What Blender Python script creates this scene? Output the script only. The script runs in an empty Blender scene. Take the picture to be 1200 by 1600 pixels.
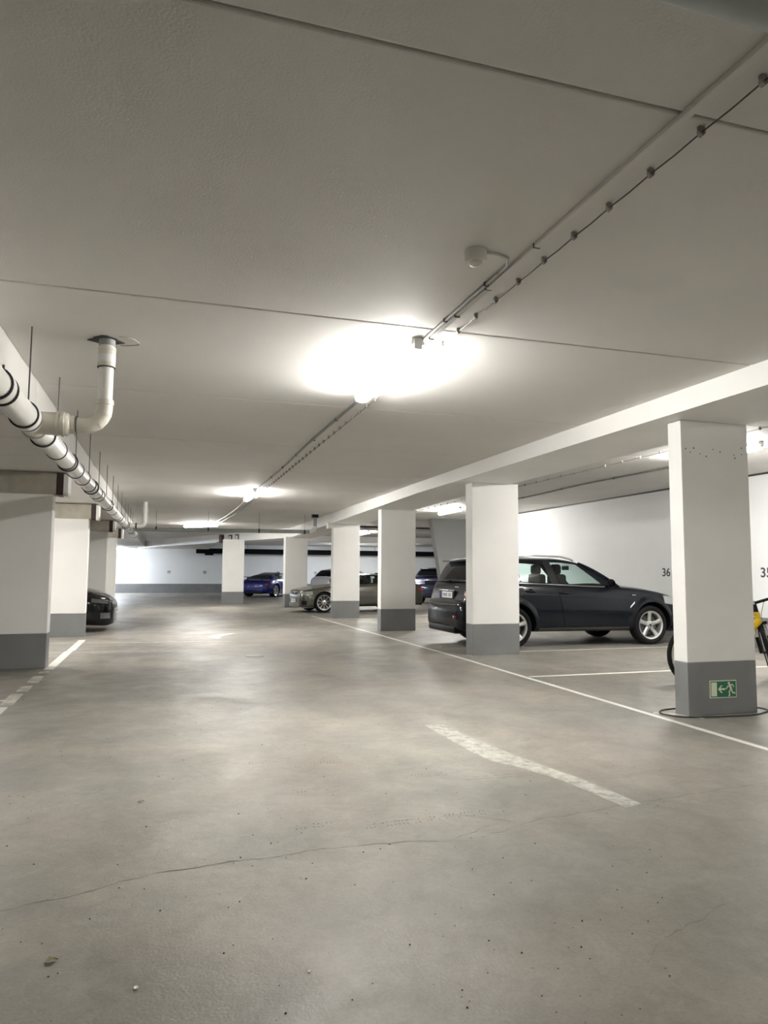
import bpy, bmesh, math, random
from mathutils import Vector, Matrix
random.seed(7)
C = bpy.context.scene.collection
PI = math.pi
# ---------------------------------------------------------------- camera
cam_d = bpy.data.cameras.new('camera'); cam = bpy.data.objects.new('camera', cam_d); C.objects.link(cam)
yaw, pitch, roll = 0.29793, 0.08521, 0.006003
fwd = Vector((math.sin(yaw)*math.cos(pitch), math.cos(yaw)*math.cos(pitch), math.sin(pitch)))
right = Vector((math.cos(yaw), -math.sin(yaw), 0)); up = right.cross(fwd)
r2 = math.cos(roll)*right + math.sin(roll)*up; u2 = -math.sin(roll)*right + math.cos(roll)*up
mw = Matrix((r2, u2, -fwd)).transposed().to_4x4(); mw.translation = Vector((0, 0, 1.27)); cam.matrix_world = mw
cam_d.sensor_fit = 'VERTICAL'; cam_d.sensor_height = 36; cam_d.lens = 1106.38/1600*36; cam_d.clip_start = 0.05; cam_d.clip_end = 200
bpy.context.scene.camera = cam
# ---------------------------------------------------------------- world, exposure
w = bpy.data.worlds.new('world'); bpy.context.scene.world = w; w.use_nodes = True
w.node_tree.nodes['Background'].inputs[0].default_value = (0.9, 0.92, 1, 1)
w.node_tree.nodes['Background'].inputs[1].default_value = 0.02
vs = bpy.context.scene.view_settings
bpy.context.scene.display_settings.display_device = 'sRGB'
vs.view_transform = 'Standard'; vs.look = 'None'; vs.gamma = 1; vs.use_curve_mapping = False
vs.exposure = 4.0
LAMP = 13.0
try:
    bpy.context.scene.cycles.use_denoising = True
    bpy.context.scene.cycles.max_bounces = 10
    bpy.context.scene.cycles.diffuse_bounces = 6
    bpy.context.scene.cycles.sample_clamp_indirect = 6
except Exception:
    pass

# ---------------------------------------------------------------- materials
def nodes_of(name):
    m = bpy.data.materials.new(name); m.use_nodes = True
    nt = m.node_tree; b = nt.nodes['Principled BSDF']
    return m, nt, b
def simple(name, col, rough=0.5, metal=0.0, coat=0.0, var=0.0, scale=20, bump=0.0, bscale=200, spec=0.5):
    m, nt, b = nodes_of(name)
    b.inputs['Base Color'].default_value = (*col, 1); b.inputs['Roughness'].default_value = rough
    b.inputs['Metallic'].default_value = metal; b.inputs['Coat Weight'].default_value = coat
    b.inputs['Specular IOR Level'].default_value = spec
    tc = nt.nodes.new('ShaderNodeTexCoord')
    n = nt.nodes.new('ShaderNodeTexNoise'); n.inputs['Scale'].default_value = scale; n.inputs['Detail'].default_value = 5
    nt.links.new(tc.outputs['Object'], n.inputs['Vector'])
    r = nt.nodes.new('ShaderNodeMapRange'); r.inputs['From Min'].default_value = 0.3; r.inputs['From Max'].default_value = 0.7
    r.inputs['To Min'].default_value = 1-var; r.inputs['To Max'].default_value = 1+var*0.5
    nt.links.new(n.outputs['Fac'], r.inputs['Value'])
    mx = nt.nodes.new('ShaderNodeVectorMath'); mx.operation = 'SCALE'; mx.inputs[0].default_value = col
    nt.links.new(r.outputs['Result'], mx.inputs['Scale']); nt.links.new(mx.outputs[0], b.inputs['Base Color'])
    if bump > 0:
        n2 = nt.nodes.new('ShaderNodeTexNoise'); n2.inputs['Scale'].default_value = bscale; n2.inputs['Detail'].default_value = 3
        nt.links.new(tc.outputs['Object'], n2.inputs['Vector'])
        bp = nt.nodes.new('ShaderNodeBump'); bp.inputs['Strength'].default_value = bump; bp.inputs['Distance'].default_value = 0.01
        nt.links.new(n2.outputs['Fac'], bp.inputs['Height']); nt.links.new(bp.outputs[0], b.inputs['Normal'])
    return m
def emit(name, col, s):
    m, nt, b = nodes_of(name)
    b.inputs['Base Color'].default_value = (*col, 1); b.inputs['Emission Color'].default_value = (*col, 1)
    b.inputs['Emission Strength'].default_value = s
    return m
def glass(name, tint, mixf=0.5):
    m, nt, b = nodes_of(name); nt.nodes.remove(b)
    o = nt.nodes['Material Output']
    t = nt.nodes.new('ShaderNodeBsdfTransparent'); t.inputs[0].default_value = (*tint, 1)
    g = nt.nodes.new('ShaderNodeBsdfGlossy'); g.inputs[0].default_value = (1, 1, 1, 1); g.inputs['Roughness'].default_value = 0.02
    lw = nt.nodes.new('ShaderNodeLayerWeight'); lw.inputs[0].default_value = 0.5
    pw = nt.nodes.new('ShaderNodeMath'); pw.operation = 'POWER'; pw.inputs[1].default_value = 4
    nt.links.new(lw.outputs['Facing'], pw.inputs[0])
    mr = nt.nodes.new('ShaderNodeMapRange'); mr.inputs['To Min'].default_value = 0.05; mr.inputs['To Max'].default_value = mixf*1.6
    nt.links.new(pw.outputs[0], mr.inputs['Value'])
    mx = nt.nodes.new('ShaderNodeMixShader')
    nt.links.new(mr.outputs[0], mx.inputs[0]); nt.links.new(t.outputs[0], mx.inputs[1]); nt.links.new(g.outputs[0], mx.inputs[2])
    nt.links.new(mx.outputs[0], o.inputs['Surface'])
    return m
M = {}
M['white'] = simple('white_paint', (0.80, 0.79, 0.765), 0.6, var=0.05, scale=1.2, bump=0.12, bscale=60)
M['wallwhite'] = simple('white_wall_paint', (0.82, 0.83, 0.83), 0.55, var=0.04, scale=0.7, bump=0.08, bscale=60)
M['ceil'] = simple('ceiling_paint', (0.70, 0.68, 0.655), 0.7, var=0.06, scale=0.8, bump=0.1, bscale=90)
M['beam'] = simple('beam_paint', (0.82, 0.81, 0.785), 0.6, var=0.05, scale=1.0, bump=0.1, bscale=70)
M['band'] = simple('grey_band_paint', (0.20, 0.203, 0.205), 0.5, var=0.12, scale=2.5, bump=0.1, bscale=60)
M['concrete'] = simple('raw_concrete', (0.40, 0.37, 0.31), 0.8, var=0.2, scale=5, bump=0.3, bscale=80)
M['brown'] = simple('dark_brown_board', (0.035, 0.017, 0.014), 0.6, var=0.2, scale=30)
M['pipe'] = simple('pipe_white', (0.70, 0.69, 0.65), 0.32, var=0.08, scale=4)
M['pipecream'] = simple('pipe_cream', (0.66, 0.63, 0.55), 0.38, var=0.1, scale=5)
M['pipegrey'] = simple('pipe_grey', (0.30, 0.32, 0.31), 0.5, var=0.1, scale=6)
M['rubber'] = simple('black_rubber', (0.02, 0.02, 0.02), 0.6, var=0.2)
M['tyre'] = simple('tyre_rubber', (0.012, 0.012, 0.013), 0.75, var=0.2, spec=0.2)
M['steel'] = simple('galvanised_steel', (0.30, 0.29, 0.27), 0.45, metal=0.7, var=0.15, scale=30)
M['darksteel'] = simple('dark_steel', (0.08, 0.075, 0.07), 0.5, metal=0.5, var=0.15, scale=30)
M['black'] = simple('black_plastic', (0.008, 0.008, 0.009), 0.45, spec=0.15)
M['void'] = simple('dark_underside', (0.006, 0.006, 0.006), 0.9, spec=0.1)
M['alu'] = simple('alloy', (0.72, 0.72, 0.71), 0.28, metal=0.85)
M['chrome'] = simple('chrome', (0.85, 0.85, 0.85), 0.12, metal=1.0)
M['plasticwhite'] = simple('white_plastic', (0.72, 0.70, 0.64), 0.35)
M['housing'] = simple('grey_plastic', (0.5, 0.5, 0.48), 0.5)
M['lamp'] = emit('lamp_diffuser', (1.0, 0.985, 0.945), LAMP)
M['lampcool'] = emit('lamp_diffuser_cool', (0.84, 0.91, 1.0), LAMP*1.6)
M['red'] = simple('red_lens', (0.35, 0.008, 0.01), 0.12, coat=1)
M['orange'] = simple('orange_lens', (0.5, 0.2, 0.03), 0.15)
M['lens'] = simple('clear_lens', (0.45, 0.46, 0.47), 0.1, metal=0.4, coat=1)
M['lensdark'] = simple('smoked_lens', (0.10, 0.10, 0.11), 0.08, metal=0.3, coat=1)
M['plate'] = simple('plate_white', (0.75, 0.75, 0.75), 0.4)
M['plateblue'] = simple('plate_blue', (0.02, 0.06, 0.3), 0.4)
M['plategrey'] = simple('plate_grey', (0.16, 0.16, 0.17), 0.5)
M['p_suv'] = simple('paint_anthracite', (0.0045, 0.006, 0.010), 0.3, metal=0.0, coat=0.45, spec=0.1)
M['p_olive'] = simple('paint_grey_olive', (0.095, 0.09, 0.072), 0.26, metal=0.5, coat=0.6)
M['p_black'] = simple('paint_black', (0.003, 0.003, 0.004), 0.15, coat=0.35, spec=0.2)
M['p_blue'] = simple('paint_blue', (0.004, 0.013, 0.20), 0.25, metal=0.2, coat=0.6)
M['p_navy'] = simple('paint_navy', (0.008, 0.012, 0.05), 0.2, metal=0.3, coat=1.0)
M['p_silver'] = simple('paint_silver', (0.75, 0.76, 0.78), 0.25, metal=0.1, coat=1.0)
M['glass'] = glass('tinted_glass', (0.74, 0.84, 0.82), 0.5)
M['glassdark'] = simple('privacy_glass', (0.004, 0.005, 0.006), 0.04, spec=0.2)
M['seat'] = simple('seat_cloth', (0.008, 0.008, 0.009), 0.8, spec=0.1)
M['green'] = simple('sign_green', (0.008, 0.14, 0.065), 0.4)
M['cream'] = simple('sign_cream', (0.72, 0.76, 0.58), 0.5)
M['numb'] = simple('number_paint', (0.06, 0.06, 0.06), 0.7)
M['numbgrey'] = simple('number_paint_grey', (0.14, 0.14, 0.15), 0.7)
M['yellow'] = simple('bicycle_yellow', (0.75, 0.50, 0.01), 0.3, coat=0.6)
M['crack'] = simple('crack_dark', (0.10, 0.09, 0.08), 0.9)
M['leaf'] = simple('dry_leaf', (0.28, 0.24, 0.13), 0.8, var=0.3)
M['grit'] = simple('grit', (0.05, 0.045, 0.04), 0.9)
M['redpaint'] = simple('red_paint', (0.30, 0.03, 0.04), 0.5)

def paint_mat(name, col, wear, wscale=6):
    m, nt, b = nodes_of(name)
    b.inputs['Base Color'].default_value = (*col, 1); b.inputs['Roughness'].default_value = 0.55
    tc = nt.nodes.new('ShaderNodeTexCoord'); n = nt.nodes.new('ShaderNodeTexNoise')
    n.inputs['Scale'].default_value = wscale; n.inputs['Detail'].default_value = 8; n.inputs['Roughness'].default_value = 0.7
    nt.links.new(tc.outputs['Object'], n.inputs['Vector'])
    r = nt.nodes.new('ShaderNodeMapRange'); r.inputs['From Min'].default_value = 0.42; r.inputs['From Max'].default_value = 0.62
    r.inputs['To Min'].default_value = 1-wear*0.4; r.inputs['To Max'].default_value = 1-wear; nt.links.new(n.outputs['Fac'], r.inputs['Value'])
    nt.links.new(r.outputs[0], b.inputs['Alpha'])
    return m
M['line'] = paint_mat('line_paint', (0.80, 0.79, 0.73), 0.12)
M['lineworn'] = paint_mat('line_paint_worn', (0.76, 0.74, 0.65), 0.5)
M['arrow'] = paint_mat('arrow_paint_faded', (0.52, 0.51, 0.455), 0.52, 14)
M['lineghost'] = paint_mat('line_paint_ghost', (0.62, 0.61, 0.55), 0.7, 4)

def floor_mat():
    m, nt, b = nodes_of('garage_floor_coating'); L = nt.links.new
    tc = nt.nodes.new('ShaderNodeTexCoord')
    def noise(scale, detail=6, rough=0.6, vec=None, dist=0):
        n = nt.nodes.new('ShaderNodeTexNoise'); n.inputs['Scale'].default_value = scale
        n.inputs['Detail'].default_value = detail; n.inputs['Roughness'].default_value = rough; n.inputs['Distortion'].default_value = dist
        L(vec or tc.outputs['Object'], n.inputs['Vector']); return n.outputs['Fac']
    def rng(v, a, b_, c, d):
        r = nt.nodes.new('ShaderNodeMapRange'); L(v, r.inputs['Value'])
        for k, x in zip(('From Min', 'From Max', 'To Min', 'To Max'), (a, b_, c, d)): r.inputs[k].default_value = x
        return r.outputs[0]
    def mul(a, b_):
        n = nt.nodes.new('ShaderNodeMath'); n.operation = 'MULTIPLY'; L(a, n.inputs[0]); L(b_, n.inputs[1]); return n.outputs[0]
    mp = nt.nodes.new('ShaderNodeMapping'); mp.inputs['Scale'].default_value = (1.4, 0.25, 1); L(tc.outputs['Object'], mp.inputs['Vector'])
    big = rng(noise(0.45, 5, 0.55, dist=0.4), 0.3, 0.7, 0.76, 1.16)
    mid = rng(noise(2.2, 8, 0.65, dist=0.6), 0.3, 0.7, 0.82, 1.12)
    track = rng(noise(1.0, 4, 0.5, mp.outputs[0]), 0.35, 0.65, 0.90, 1.05)
    fine = mul(rng(noise(70, 5, 0.75), 0.3, 0.7, 0.86, 1.10), rng(noise(9, 10, 0.75, dist=1.2), 0.32, 0.68, 0.86, 1.09))
    scuff = rng(noise(3.2, 12, 0.8, dist=2.0), 0.60, 0.72, 1.0, 0.80); fine = mul(fine, scuff)
    f = mul(mul(big, mid), mul(track, fine))
    ramp = nt.nodes.new('ShaderNodeMix'); ramp.data_type = 'RGBA'
    ramp.inputs[6].default_value = (0.310, 0.283, 0.244, 1); ramp.inputs[7].default_value = (0.276, 0.265, 0.233, 1)
    L(rng(noise(0.8, 4), 0.4, 0.6, 0, 1), ramp.inputs[0])
    sc = nt.nodes.new('ShaderNodeVectorMath'); sc.operation = 'SCALE'; L(ramp.outputs[2], sc.inputs[0]); L(f, sc.inputs['Scale'])
    L(sc.outputs[0], b.inputs['Base Color'])
    L(rng(noise(1.6, 8, 0.7, dist=0.5), 0.3, 0.7, 0.34, 0.58), b.inputs['Roughness'])
    b.inputs['Specular IOR Level'].default_value = 0.33
    bp = nt.nodes.new('ShaderNodeBump'); bp.inputs['Strength'].default_value = 0.3; bp.inputs['Distance'].default_value = 0.004
    L(noise(90, 4, 0.6), bp.inputs['Height'])
    bp2 = nt.nodes.new('ShaderNodeBump'); bp2.inputs['Strength'].default_value = 0.25; bp2.inputs['Distance'].default_value = 0.02
    L(noise(5, 3, 0.5), bp2.inputs['Height']); L(bp.outputs[0], bp2.inputs['Normal']); L(bp2.outputs[0], b.inputs['Normal'])
    return m
M['floor'] = floor_mat()

# ---------------------------------------------------------------- mesh helpers
class MB:
    def __init__(s): s.v = []; s.f = []; s.m = []
    def add(s, vs_, fs, mi=0):
        o = len(s.v); s.v += [tuple(p) for p in vs_]; s.f += [tuple(i+o for i in f) for f in fs]; s.m += [mi]*len(fs); return s
    def box(s, x0, x1, y0, y1, z0, z1, mi=0, ch=0.0):
        if ch <= 0:
            v = [(x, y, z) for z in (z0, z1) for y in (y0, y1) for x in (x0, x1)]
            return s.add(v, [(0, 2, 3, 1), (4, 5, 7, 6), (0, 1, 5, 4), (2, 6, 7, 3), (0, 4, 6, 2), (1, 3, 7, 5)], mi)
        bm = bmesh.new(); bmesh.ops.create_cube(bm, size=1)
        for q in bm.verts: q.co = Vector(((x0+x1)/2+q.co.x*(x1-x0), (y0+y1)/2+q.co.y*(y1-y0), (z0+z1)/2+q.co.z*(z1-z0)))
        bmesh.ops.bevel(bm, geom=bm.edges[:], offset=ch, segments=2, affect='EDGES', profile=0.5)
        bm.verts.index_update(); s.add([q.co for q in bm.verts], [tuple(q.index for q in f.verts) for f in bm.faces], mi); bm.free(); return s
    def tube(s, pts, r, n=12, closed=False, cap=True, mi=0):
        pts = [Vector(p) for p in pts]; N = len(pts); rr = r if isinstance(r, (list, tuple)) else [r]*N
        vs_ = []; pn = None
        for i, p in enumerate(pts):
            if closed: t = pts[(i+1) % N]-pts[i-1]
            else: t = pts[min(i+1, N-1)]-pts[max(i-1, 0)]
            t.normalize()
            if pn is None:
                a = Vector((0, 0, 1)) if abs(t.z) < 0.9 else Vector((1, 0, 0)); nn = t.cross(a).normalized()
            else: nn = (pn-t*pn.dot(t)).normalized()
            pn = nn; b = t.cross(nn)
            for k in range(n):
                a = 2*PI*k/n; vs_.append(p+(nn*math.cos(a)+b*math.sin(a))*rr[i])
        fs = []
        for i in range(N if closed else N-1):
            j = (i+1) % N
            for k in range(n): fs.append((i*n+k, i*n+(k+1) % n, j*n+(k+1) % n, j*n+k))
        if cap and not closed: fs.append(tuple(range(n))[::-1]); fs.append(tuple(range((N-1)*n, N*n)))
        return s.add(vs_, fs, mi)
    def lathe(s, prof, o, ax='y', n=32, closed=False, mi=0):
        # prof: (radius, along)
        vs_ = []
        for r, a in prof:
            for k in range(n):
                c, d = r*math.cos(2*PI*k/n), r*math.sin(2*PI*k/n)
                p = {'y': (c, a, d), 'z': (c, d, a), 'x': (a, c, d)}[ax]; vs_.append((o[0]+p[0], o[1]+p[1], o[2]+p[2]))
        fs = []; N = len(prof)
        for i in range(N if closed else N-1):
            j = (i+1) % N
            for k in range(n): fs.append((i*n+k, i*n+(k+1) % n, j*n+(k+1) % n, j*n+k))
        if not closed:
            if prof[0][0] > 1e-4: fs.append(tuple(range(n)))
            if prof[-1][0] > 1e-4: fs.append(tuple(range((N-1)*n, N*n)))
        return s.add(vs_, fs, mi)
    def prism(s, poly, z0, z1, mi=0):
        n = len(poly); zz0 = z0 if isinstance(z0, (list, tuple)) else [z0]*n; zz1 = z1 if isinstance(z1, (list, tuple)) else [z1]*n
        v = [(p[0], p[1], zz0[i]) for i, p in enumerate(poly)]+[(p[0], p[1], zz1[i]) for i, p in enumerate(poly)]
        return s.add(v, [tuple(range(n))[::-1], tuple(range(n, 2*n))]+[(i, (i+1) % n, n+(i+1) % n, n+i) for i in range(n)], mi)
    def grid(s, P, mi=0):   # P[i][j] points
        a, b = len(P), len(P[0]); vs_ = [p for r in P for p in r]
        return s.add(vs_, [(i*b+j, i*b+j+1, (i+1)*b+j+1, (i+1)*b+j) for i in range(a-1) for j in range(b-1)], mi)
    def skin(s, P, n_off, mi=0):   # grid with thickness along n_off vector
        a, b = len(P), len(P[0]); o = Vector(n_off)
        s.grid(P, mi); s.grid([[Vector(p)-o for p in r] for r in P], mi)
        k = len(s.v)-a*b; t = k-a*b
        per = [(i, 0) for i in range(a)]+[(a-1, j) for j in range(1, b)]+[(i, b-1) for i in range(a-2, -1, -1)]+[(0, j) for j in range(b-2, 0, -1)]
        for q in range(len(per)):
            (i, j), (i2, j2) = per[q], per[(q+1) % len(per)]
            s.f.append((t+i*b+j, t+i2*b+j2, k+i2*b+j2, k+i*b+j)); s.m.append(mi)
        return s
    def mesh(s, name, mats, smooth=0, fix=True):
        me = bpy.data.meshes.new(name); me.from_pydata(s.v, [], s.f)
        for m in (mats if isinstance(mats, (list, tuple)) else [mats]): me.materials.append(M[m] if isinstance(m, str) else m)
        me.polygons.foreach_set('material_index', s.m)
        if fix:
            bm = bmesh.new(); bm.from_mesh(me); bmesh.ops.recalc_face_normals(bm, faces=bm.faces[:]); bm.to_mesh(me); bm.free()
        if smooth:
            me.shade_smooth(); me.set_sharp_from_angle(angle=math.radians(smooth))
        me.update(); return me
    def build(s, name, mats, parent=None, smooth=0, label=None, loc=None, fix=True):
        o = bpy.data.objects.new(name, s.mesh(name, mats, smooth, fix)); C.objects.link(o)
        if parent is not None: o.parent = parent
        if loc is not None: o.location = loc
        if label: o['label'] = label
        return o
def tag(o, label=None, cat=None, group=None, kind=None):
    for k, v_ in (('label', label), ('category', cat), ('group', group), ('kind', kind)):
        if v_: o[k] = v_
    return o
def empty(name, loc=(0, 0, 0), rz=0.0, parent=None):
    o = bpy.data.objects.new(name, None); C.objects.link(o); o.location = loc; o.rotation_euler = (0, 0, rz); o.empty_display_size = 0.1
    if parent: o.parent = parent
    return o
def dup(root, loc=None, rz=None):
    r = root.copy(); C.objects.link(r)
    if loc is not None: r.location = loc
    if rz is not None: r.rotation_euler = (0, 0, rz)
    for ch in list(root.children):
        c = ch.copy(); C.objects.link(c); c.parent = r
        for g in list(ch.children):
            d = g.copy(); C.objects.link(d); d.parent = c
    return r
def put(mesh, name, parent, loc, rz=0):
    o = bpy.data.objects.new(name, mesh); C.objects.link(o); o.parent = parent; o.location = loc; o.rotation_euler = (0, 0, rz); return o
def text_mesh(txt, size, mat, cond=0.75):
    cu = bpy.data.curves.new('txt', 'FONT'); cu.body = txt; cu.size = size; cu.align_x = 'CENTER'; cu.align_y = 'CENTER'; cu.extrude = 0.0012; cu.offset = size*.016
    o = bpy.data.objects.new('txt', cu); C.objects.link(o); bpy.context.view_layer.update()
    me = bpy.data.meshes.new_from_object(o.evaluated_get(bpy.context.evaluated_depsgraph_get()))
    bpy.data.objects.remove(o); me.materials.clear(); me.materials.append(M[mat])
    for v_ in me.vertices: v_.co.x *= cond
    return me

# ================================================================ STRUCTURE
ZC, ZR, ZL = 2.89, 3.04, 2.58         # aisle ceiling, right bay ceiling, left bay ceiling
YB, YF = 43.9, -9.0
JY = [-9.0]+[1.96+2.35*k for k in range(-4, 18)]
fl = MB(); fl.box(-8, 24, YF-.3, YB+.3, -0.3, 0); floor = tag(fl.build('floor', 'floor'), kind='structure')
def wall(name, x0, x1, y0, y1, z1, band=None):
    o = tag(MB().box(x0, x1, y0, y1, 0, z1).build(name, 'wallwhite'), kind='structure')
    if band: tag(MB().box(*band, 0, 0.53).build('painted_base_band', 'band', o, label='grey painted band along the foot of the wall'))
    return o
wall_back = wall('wall_back', -8, 24, YB, YB+.3, 3.3, (-8, 24, YB-.004, YB))
wall_right = wall('wall_right', 9.9, 10.2, YF, 22.7, 3.3, (9.896, 9.9, YF, 22.7))
wall_left = wall('wall_left', -8.3, -8, YF, YB+.3, 3.3, (-8, -7.996, YF, YB))
wall_front = wall('wall_front', -8.3, 10.2, YF-.3, YF, 3.3)
wall_side = wall('wall_far_right', 24, 24.3, 22.7, YB+.3, 3.3)
wall_behind = wall('wall_rear_right', 10.2, 24, 22.7, 23.0, 3.3)
# inclined buttress wall at the end of the right bays
wg = MB()
ya, yb = 21.6, 21.9
pts = [(8.26, ZR), (9.9, ZR), (9.9, 0), (8.78, 0)]
wg.add([(x, ya, z) for x, z in pts]+[(x, yb, z) for x, z in pts], [(0, 1, 2, 3), (7, 6, 5, 4), (0, 3, 7, 4), (1, 5, 6, 2), (0, 4, 5, 1), (3, 2, 6, 7)])
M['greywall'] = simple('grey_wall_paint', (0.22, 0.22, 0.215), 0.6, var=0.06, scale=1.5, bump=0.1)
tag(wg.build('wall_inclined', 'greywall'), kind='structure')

# ceilings made of precast slabs
ceiling = tag(MB().box(-8.3, 24.3, YF-.3, YB+.3, 3.28, 3.5).build('ceiling', 'ceil'), kind='structure')
g = 0.007
def slabs(x0, x1, ys, z, name='ceiling_slab', zt=3.28):
    for a, b_ in zip(ys[:-1], ys[1:]):
        if b_ - a < 0.05: continue
        MB().box(x0, x1, a+g, b_-g, z, zt, ch=0.008).build(name, 'ceil', ceiling)
DY = [y for y in JY if y < 24.5]+[26.2]
slabs(-1.1, 4.32, DY, ZC)
slabs(5.25, 9.9, [y for y in JY if y < 21]+[22.7], ZR)
LY = [-9, -6, -3, -.5, 2.0, 4.3, 6.55, 7.68, 8.85, 11.2, 13.6, 16, 18.3, 20.7, 23, 25.4, 27.8, 30.2, 32.5, 35, 37.5, 40, YB]
slabs(-8, -1.1, LY, ZL)
MB().box(-1.1, 14, 26.2+g, YB, ZC, ZC+.1).build('ceiling_slab', 'ceil', ceiling)
MB().box(14, 24, 22.7, YB, ZR, ZR+.1).build('ceiling_slab', 'ceil', ceiling)
MB().box(5.25, 14, 22.7, 26.2, ZR, ZR+.1).build('ceiling_slab', 'ceil', ceiling)
MB().prism([(-1.1, 40.7), (2.4, 31.7), (2.4, YB), (-1.1, YB)], ZL, ZC-.005).build('ceiling_slab', 'ceil', ceiling)
# beams
bm_ = MB()
bm_.add([(4.30, YF, 2.70), (5.27, YF, 2.70), (5.27, YF, 3.25), (4.30, YF, 3.25), (4.30, 12, 2.70), (5.27, 12, 2.70), (5.27, 12, 3.25), (4.30, 12, 3.25),
         (4.36, 25.8, 2.53), (5.27, 26.3, 2.53), (5.27, 26.3, 3.25), (4.36, 25.8, 3.25)],
        [(0, 3, 2, 1), (0, 1, 5, 4), (4, 5, 9, 8), (0, 4, 7, 3), (4, 8, 11, 7), (1, 2, 6, 5), (5, 6, 10, 9), (3, 7, 6, 2), (7, 11, 10, 6), (8, 9, 10, 11)])
bmo = tag(bm_.build('ceiling_beam', 'beam'), 'long pale ceiling beam carried by the right-hand row of pillars', 'beam', kind='structure')
MB().prism([(4.36, 25.8), (5.27, 26.3), (3.35, 31.5), (-0.5, 42.4), (-1.5, 41.8), (2.45, 31.0)], 2.53, 2.95).build('ceiling_beam', 'beam')
tag(bpy.data.objects['ceiling_beam.001'], 'ceiling beam slanting left across the far end of the aisle', 'beam', kind='structure')
MB().box(5.27, 13.5, 31.2, 31.6, 2.64, 3.05).build('ceiling_beam', 'beam')
tag(bpy.data.objects['ceiling_beam.002'], 'cross beam behind the pillars in the far right bays', 'beam', kind='structure')
# thin dark strip standing in for the shadow gap atop the right wall
tag(MB().box(9.87, 9.9, YF, 22.7, ZR-.03, ZR+.0).build('shadow_gap_strip', 'darksteel'), kind='structure')

# ================================================================ PILLARS
def pillar(x0, x1, y0, y1, zt, label, cat_group, zb=0.475):
    cx, cy = (x0+x1)/2, (y0+y1)/2
    o = empty('pillar', (cx, cy, 0)); hx, hy = (x1-x0)/2, (y1-y0)/2
    MB().box(-hx, hx, -hy, hy, zb, zt, ch=0.006).build('shaft', 'white', o)
    MB().box(-hx-.0015, hx+.0015, -hy-.0015, hy+.0015, 0, zb, ch=0.006).build('painted_base', 'band', o, label='dark grey painted foot of the pillar')
    return tag(o, label, 'pillar', cat_group, 'structure')
GR = 'pillars along the right side of the aisle'
R1 = pillar(4.52, 5.285, 5.38, 5.555, 2.70, 'white pillar with a green exit sign on its grey foot', GR)
R2 = pillar(4.59, 5.40, 10.22, 10.47, 2.70, 'white pillar in front of the rear wheel of the dark grey SUV', GR)
R3 = pillar(4.50, 5.30, 14.85, 15.10, 2.665, 'shaded white pillar crossing the grey-olive coupe at its rear', GR)
R4 = pillar(4.45, 5.22, 19.30, 19.55, 2.61, 'white pillar in front of the door of the grey-olive coupe', GR)
R5 = pillar(4.12, 4.93, 25.5, 25.95, 2.535, 'white pillar standing behind the nose of the grey-olive coupe', GR)
R6 = pillar(2.16, 2.98, 28.6, 29.0, 2.54, 'farthest white pillar, just left of the blue sports car', GR)
# small scars on pillar R1
for (dx, z) in [(.05, 2.43), (.10, 2.40), (.14, 2.44), (.21, 2.39), (.44, 2.42), (.69, 2.47), (.60, 2.40), (.61, 2.37), (.69, 2.41), (.28, 2.37), (.36, 2.44)]:
    s_ = MB().lathe([(0.006+.004*random.random(), -.002), (0.0, .0)], (dx-.383, -.0875, z), 'y', 7)
    s_.build('plaster_hole', 'numb', R1)
GL = 'pillars along the left side of the aisle'
LP = []
for i, (yy, lab) in enumerate([(10.25, 'nearest white pillar at the left edge of the picture'), (14.9, 'brightly lit left-hand pillar hiding most of the black car'),
                               (19.55, 'shaded left-hand pillar rising behind the black car'), (23.2, 'slim left-hand pillar beside the far bright wall')]):
    x1 = -1.46
    p = pillar(-2.5, x1, yy, yy+.25, 2.28, lab, GL, 0.448); LP.append(p)
    c = empty('corbel', ((-2.5-1.34)/2, yy+.14, 2.28))
    MB().box(-1.6, .50, -.16, .16, 0, .285, ch=.006).build('concrete_block', 'concrete', c)
    MB().box(.50, .585, -.165, .165, -.005, .285).build('side_board', 'brown', c, label='dark brown board')
    MB().box(.585, .64, -.16, .16, -.02, .27).build('end_block', 'beam', c)
    tag(c, ['raw concrete corbel with brown board on the nearest left-hand pillar', 'raw concrete corbel with brown board on the brightly lit left-hand pillar',
            'raw concrete corbel with brown board on the shaded left-hand pillar behind the black car', 'raw concrete corbel with brown board on the slim far left-hand pillar'][i], 'corbel', 'concrete corbels', 'structure')
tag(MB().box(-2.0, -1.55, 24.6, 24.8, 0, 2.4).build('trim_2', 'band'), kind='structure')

# ================================================================ FLOOR MARKINGS (paint on the floor)
def mark(name, poly, mat, z=0.0012, label=None):
    v = [(x, y, z) for x, y in poly]; return MB().add(v, [tuple(range(len(v)))]).build(name, mat, floor, label=label)
def seg(name, a, b_, wd, mat, z=0.0012, label=None):
    a, b_ = Vector(a), Vector(b_); n = (b_-a).normalized(); n = Vector((-n.y, n.x))*wd/2
    return mark(name, [a-n, b_-n, b_+n, a+n], mat, z, label)
seg('lane_line', (4.235, 2.6), (4.27, 10.2), .065, 'line', label='long white line along the right side of the aisle')
seg('lane_line', (4.27, 10.2), (4.10, 20.5), .07, 'line')
seg('lane_line', (4.10, 21), (4.3, 25), .06, 'lineghost')
yy = 6.4
for a, b_ in [(6.3, 7.45), (7.55, 8.2), (8.35, 8.75), (8.95, 9.5), (9.75, 9.95), (10.1, 12.3), (12.35, 14.2)]:
    seg('lane_line', (-1.40, a), (-1.42, b_), .12, 'line' if b_ in (7.45, 12.3, 14.2) else 'lineworn')
seg('bay_line', (-7, 7.83), (-1.45, 7.83), .06, 'line')
seg('bay_line', (-2.3, 12.25), (0.15, 11.95), .06, 'lineworn')
seg('bay_line', (-2.3, 13.7), (1.0, 13.4), .07, 'lineworn')
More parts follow.
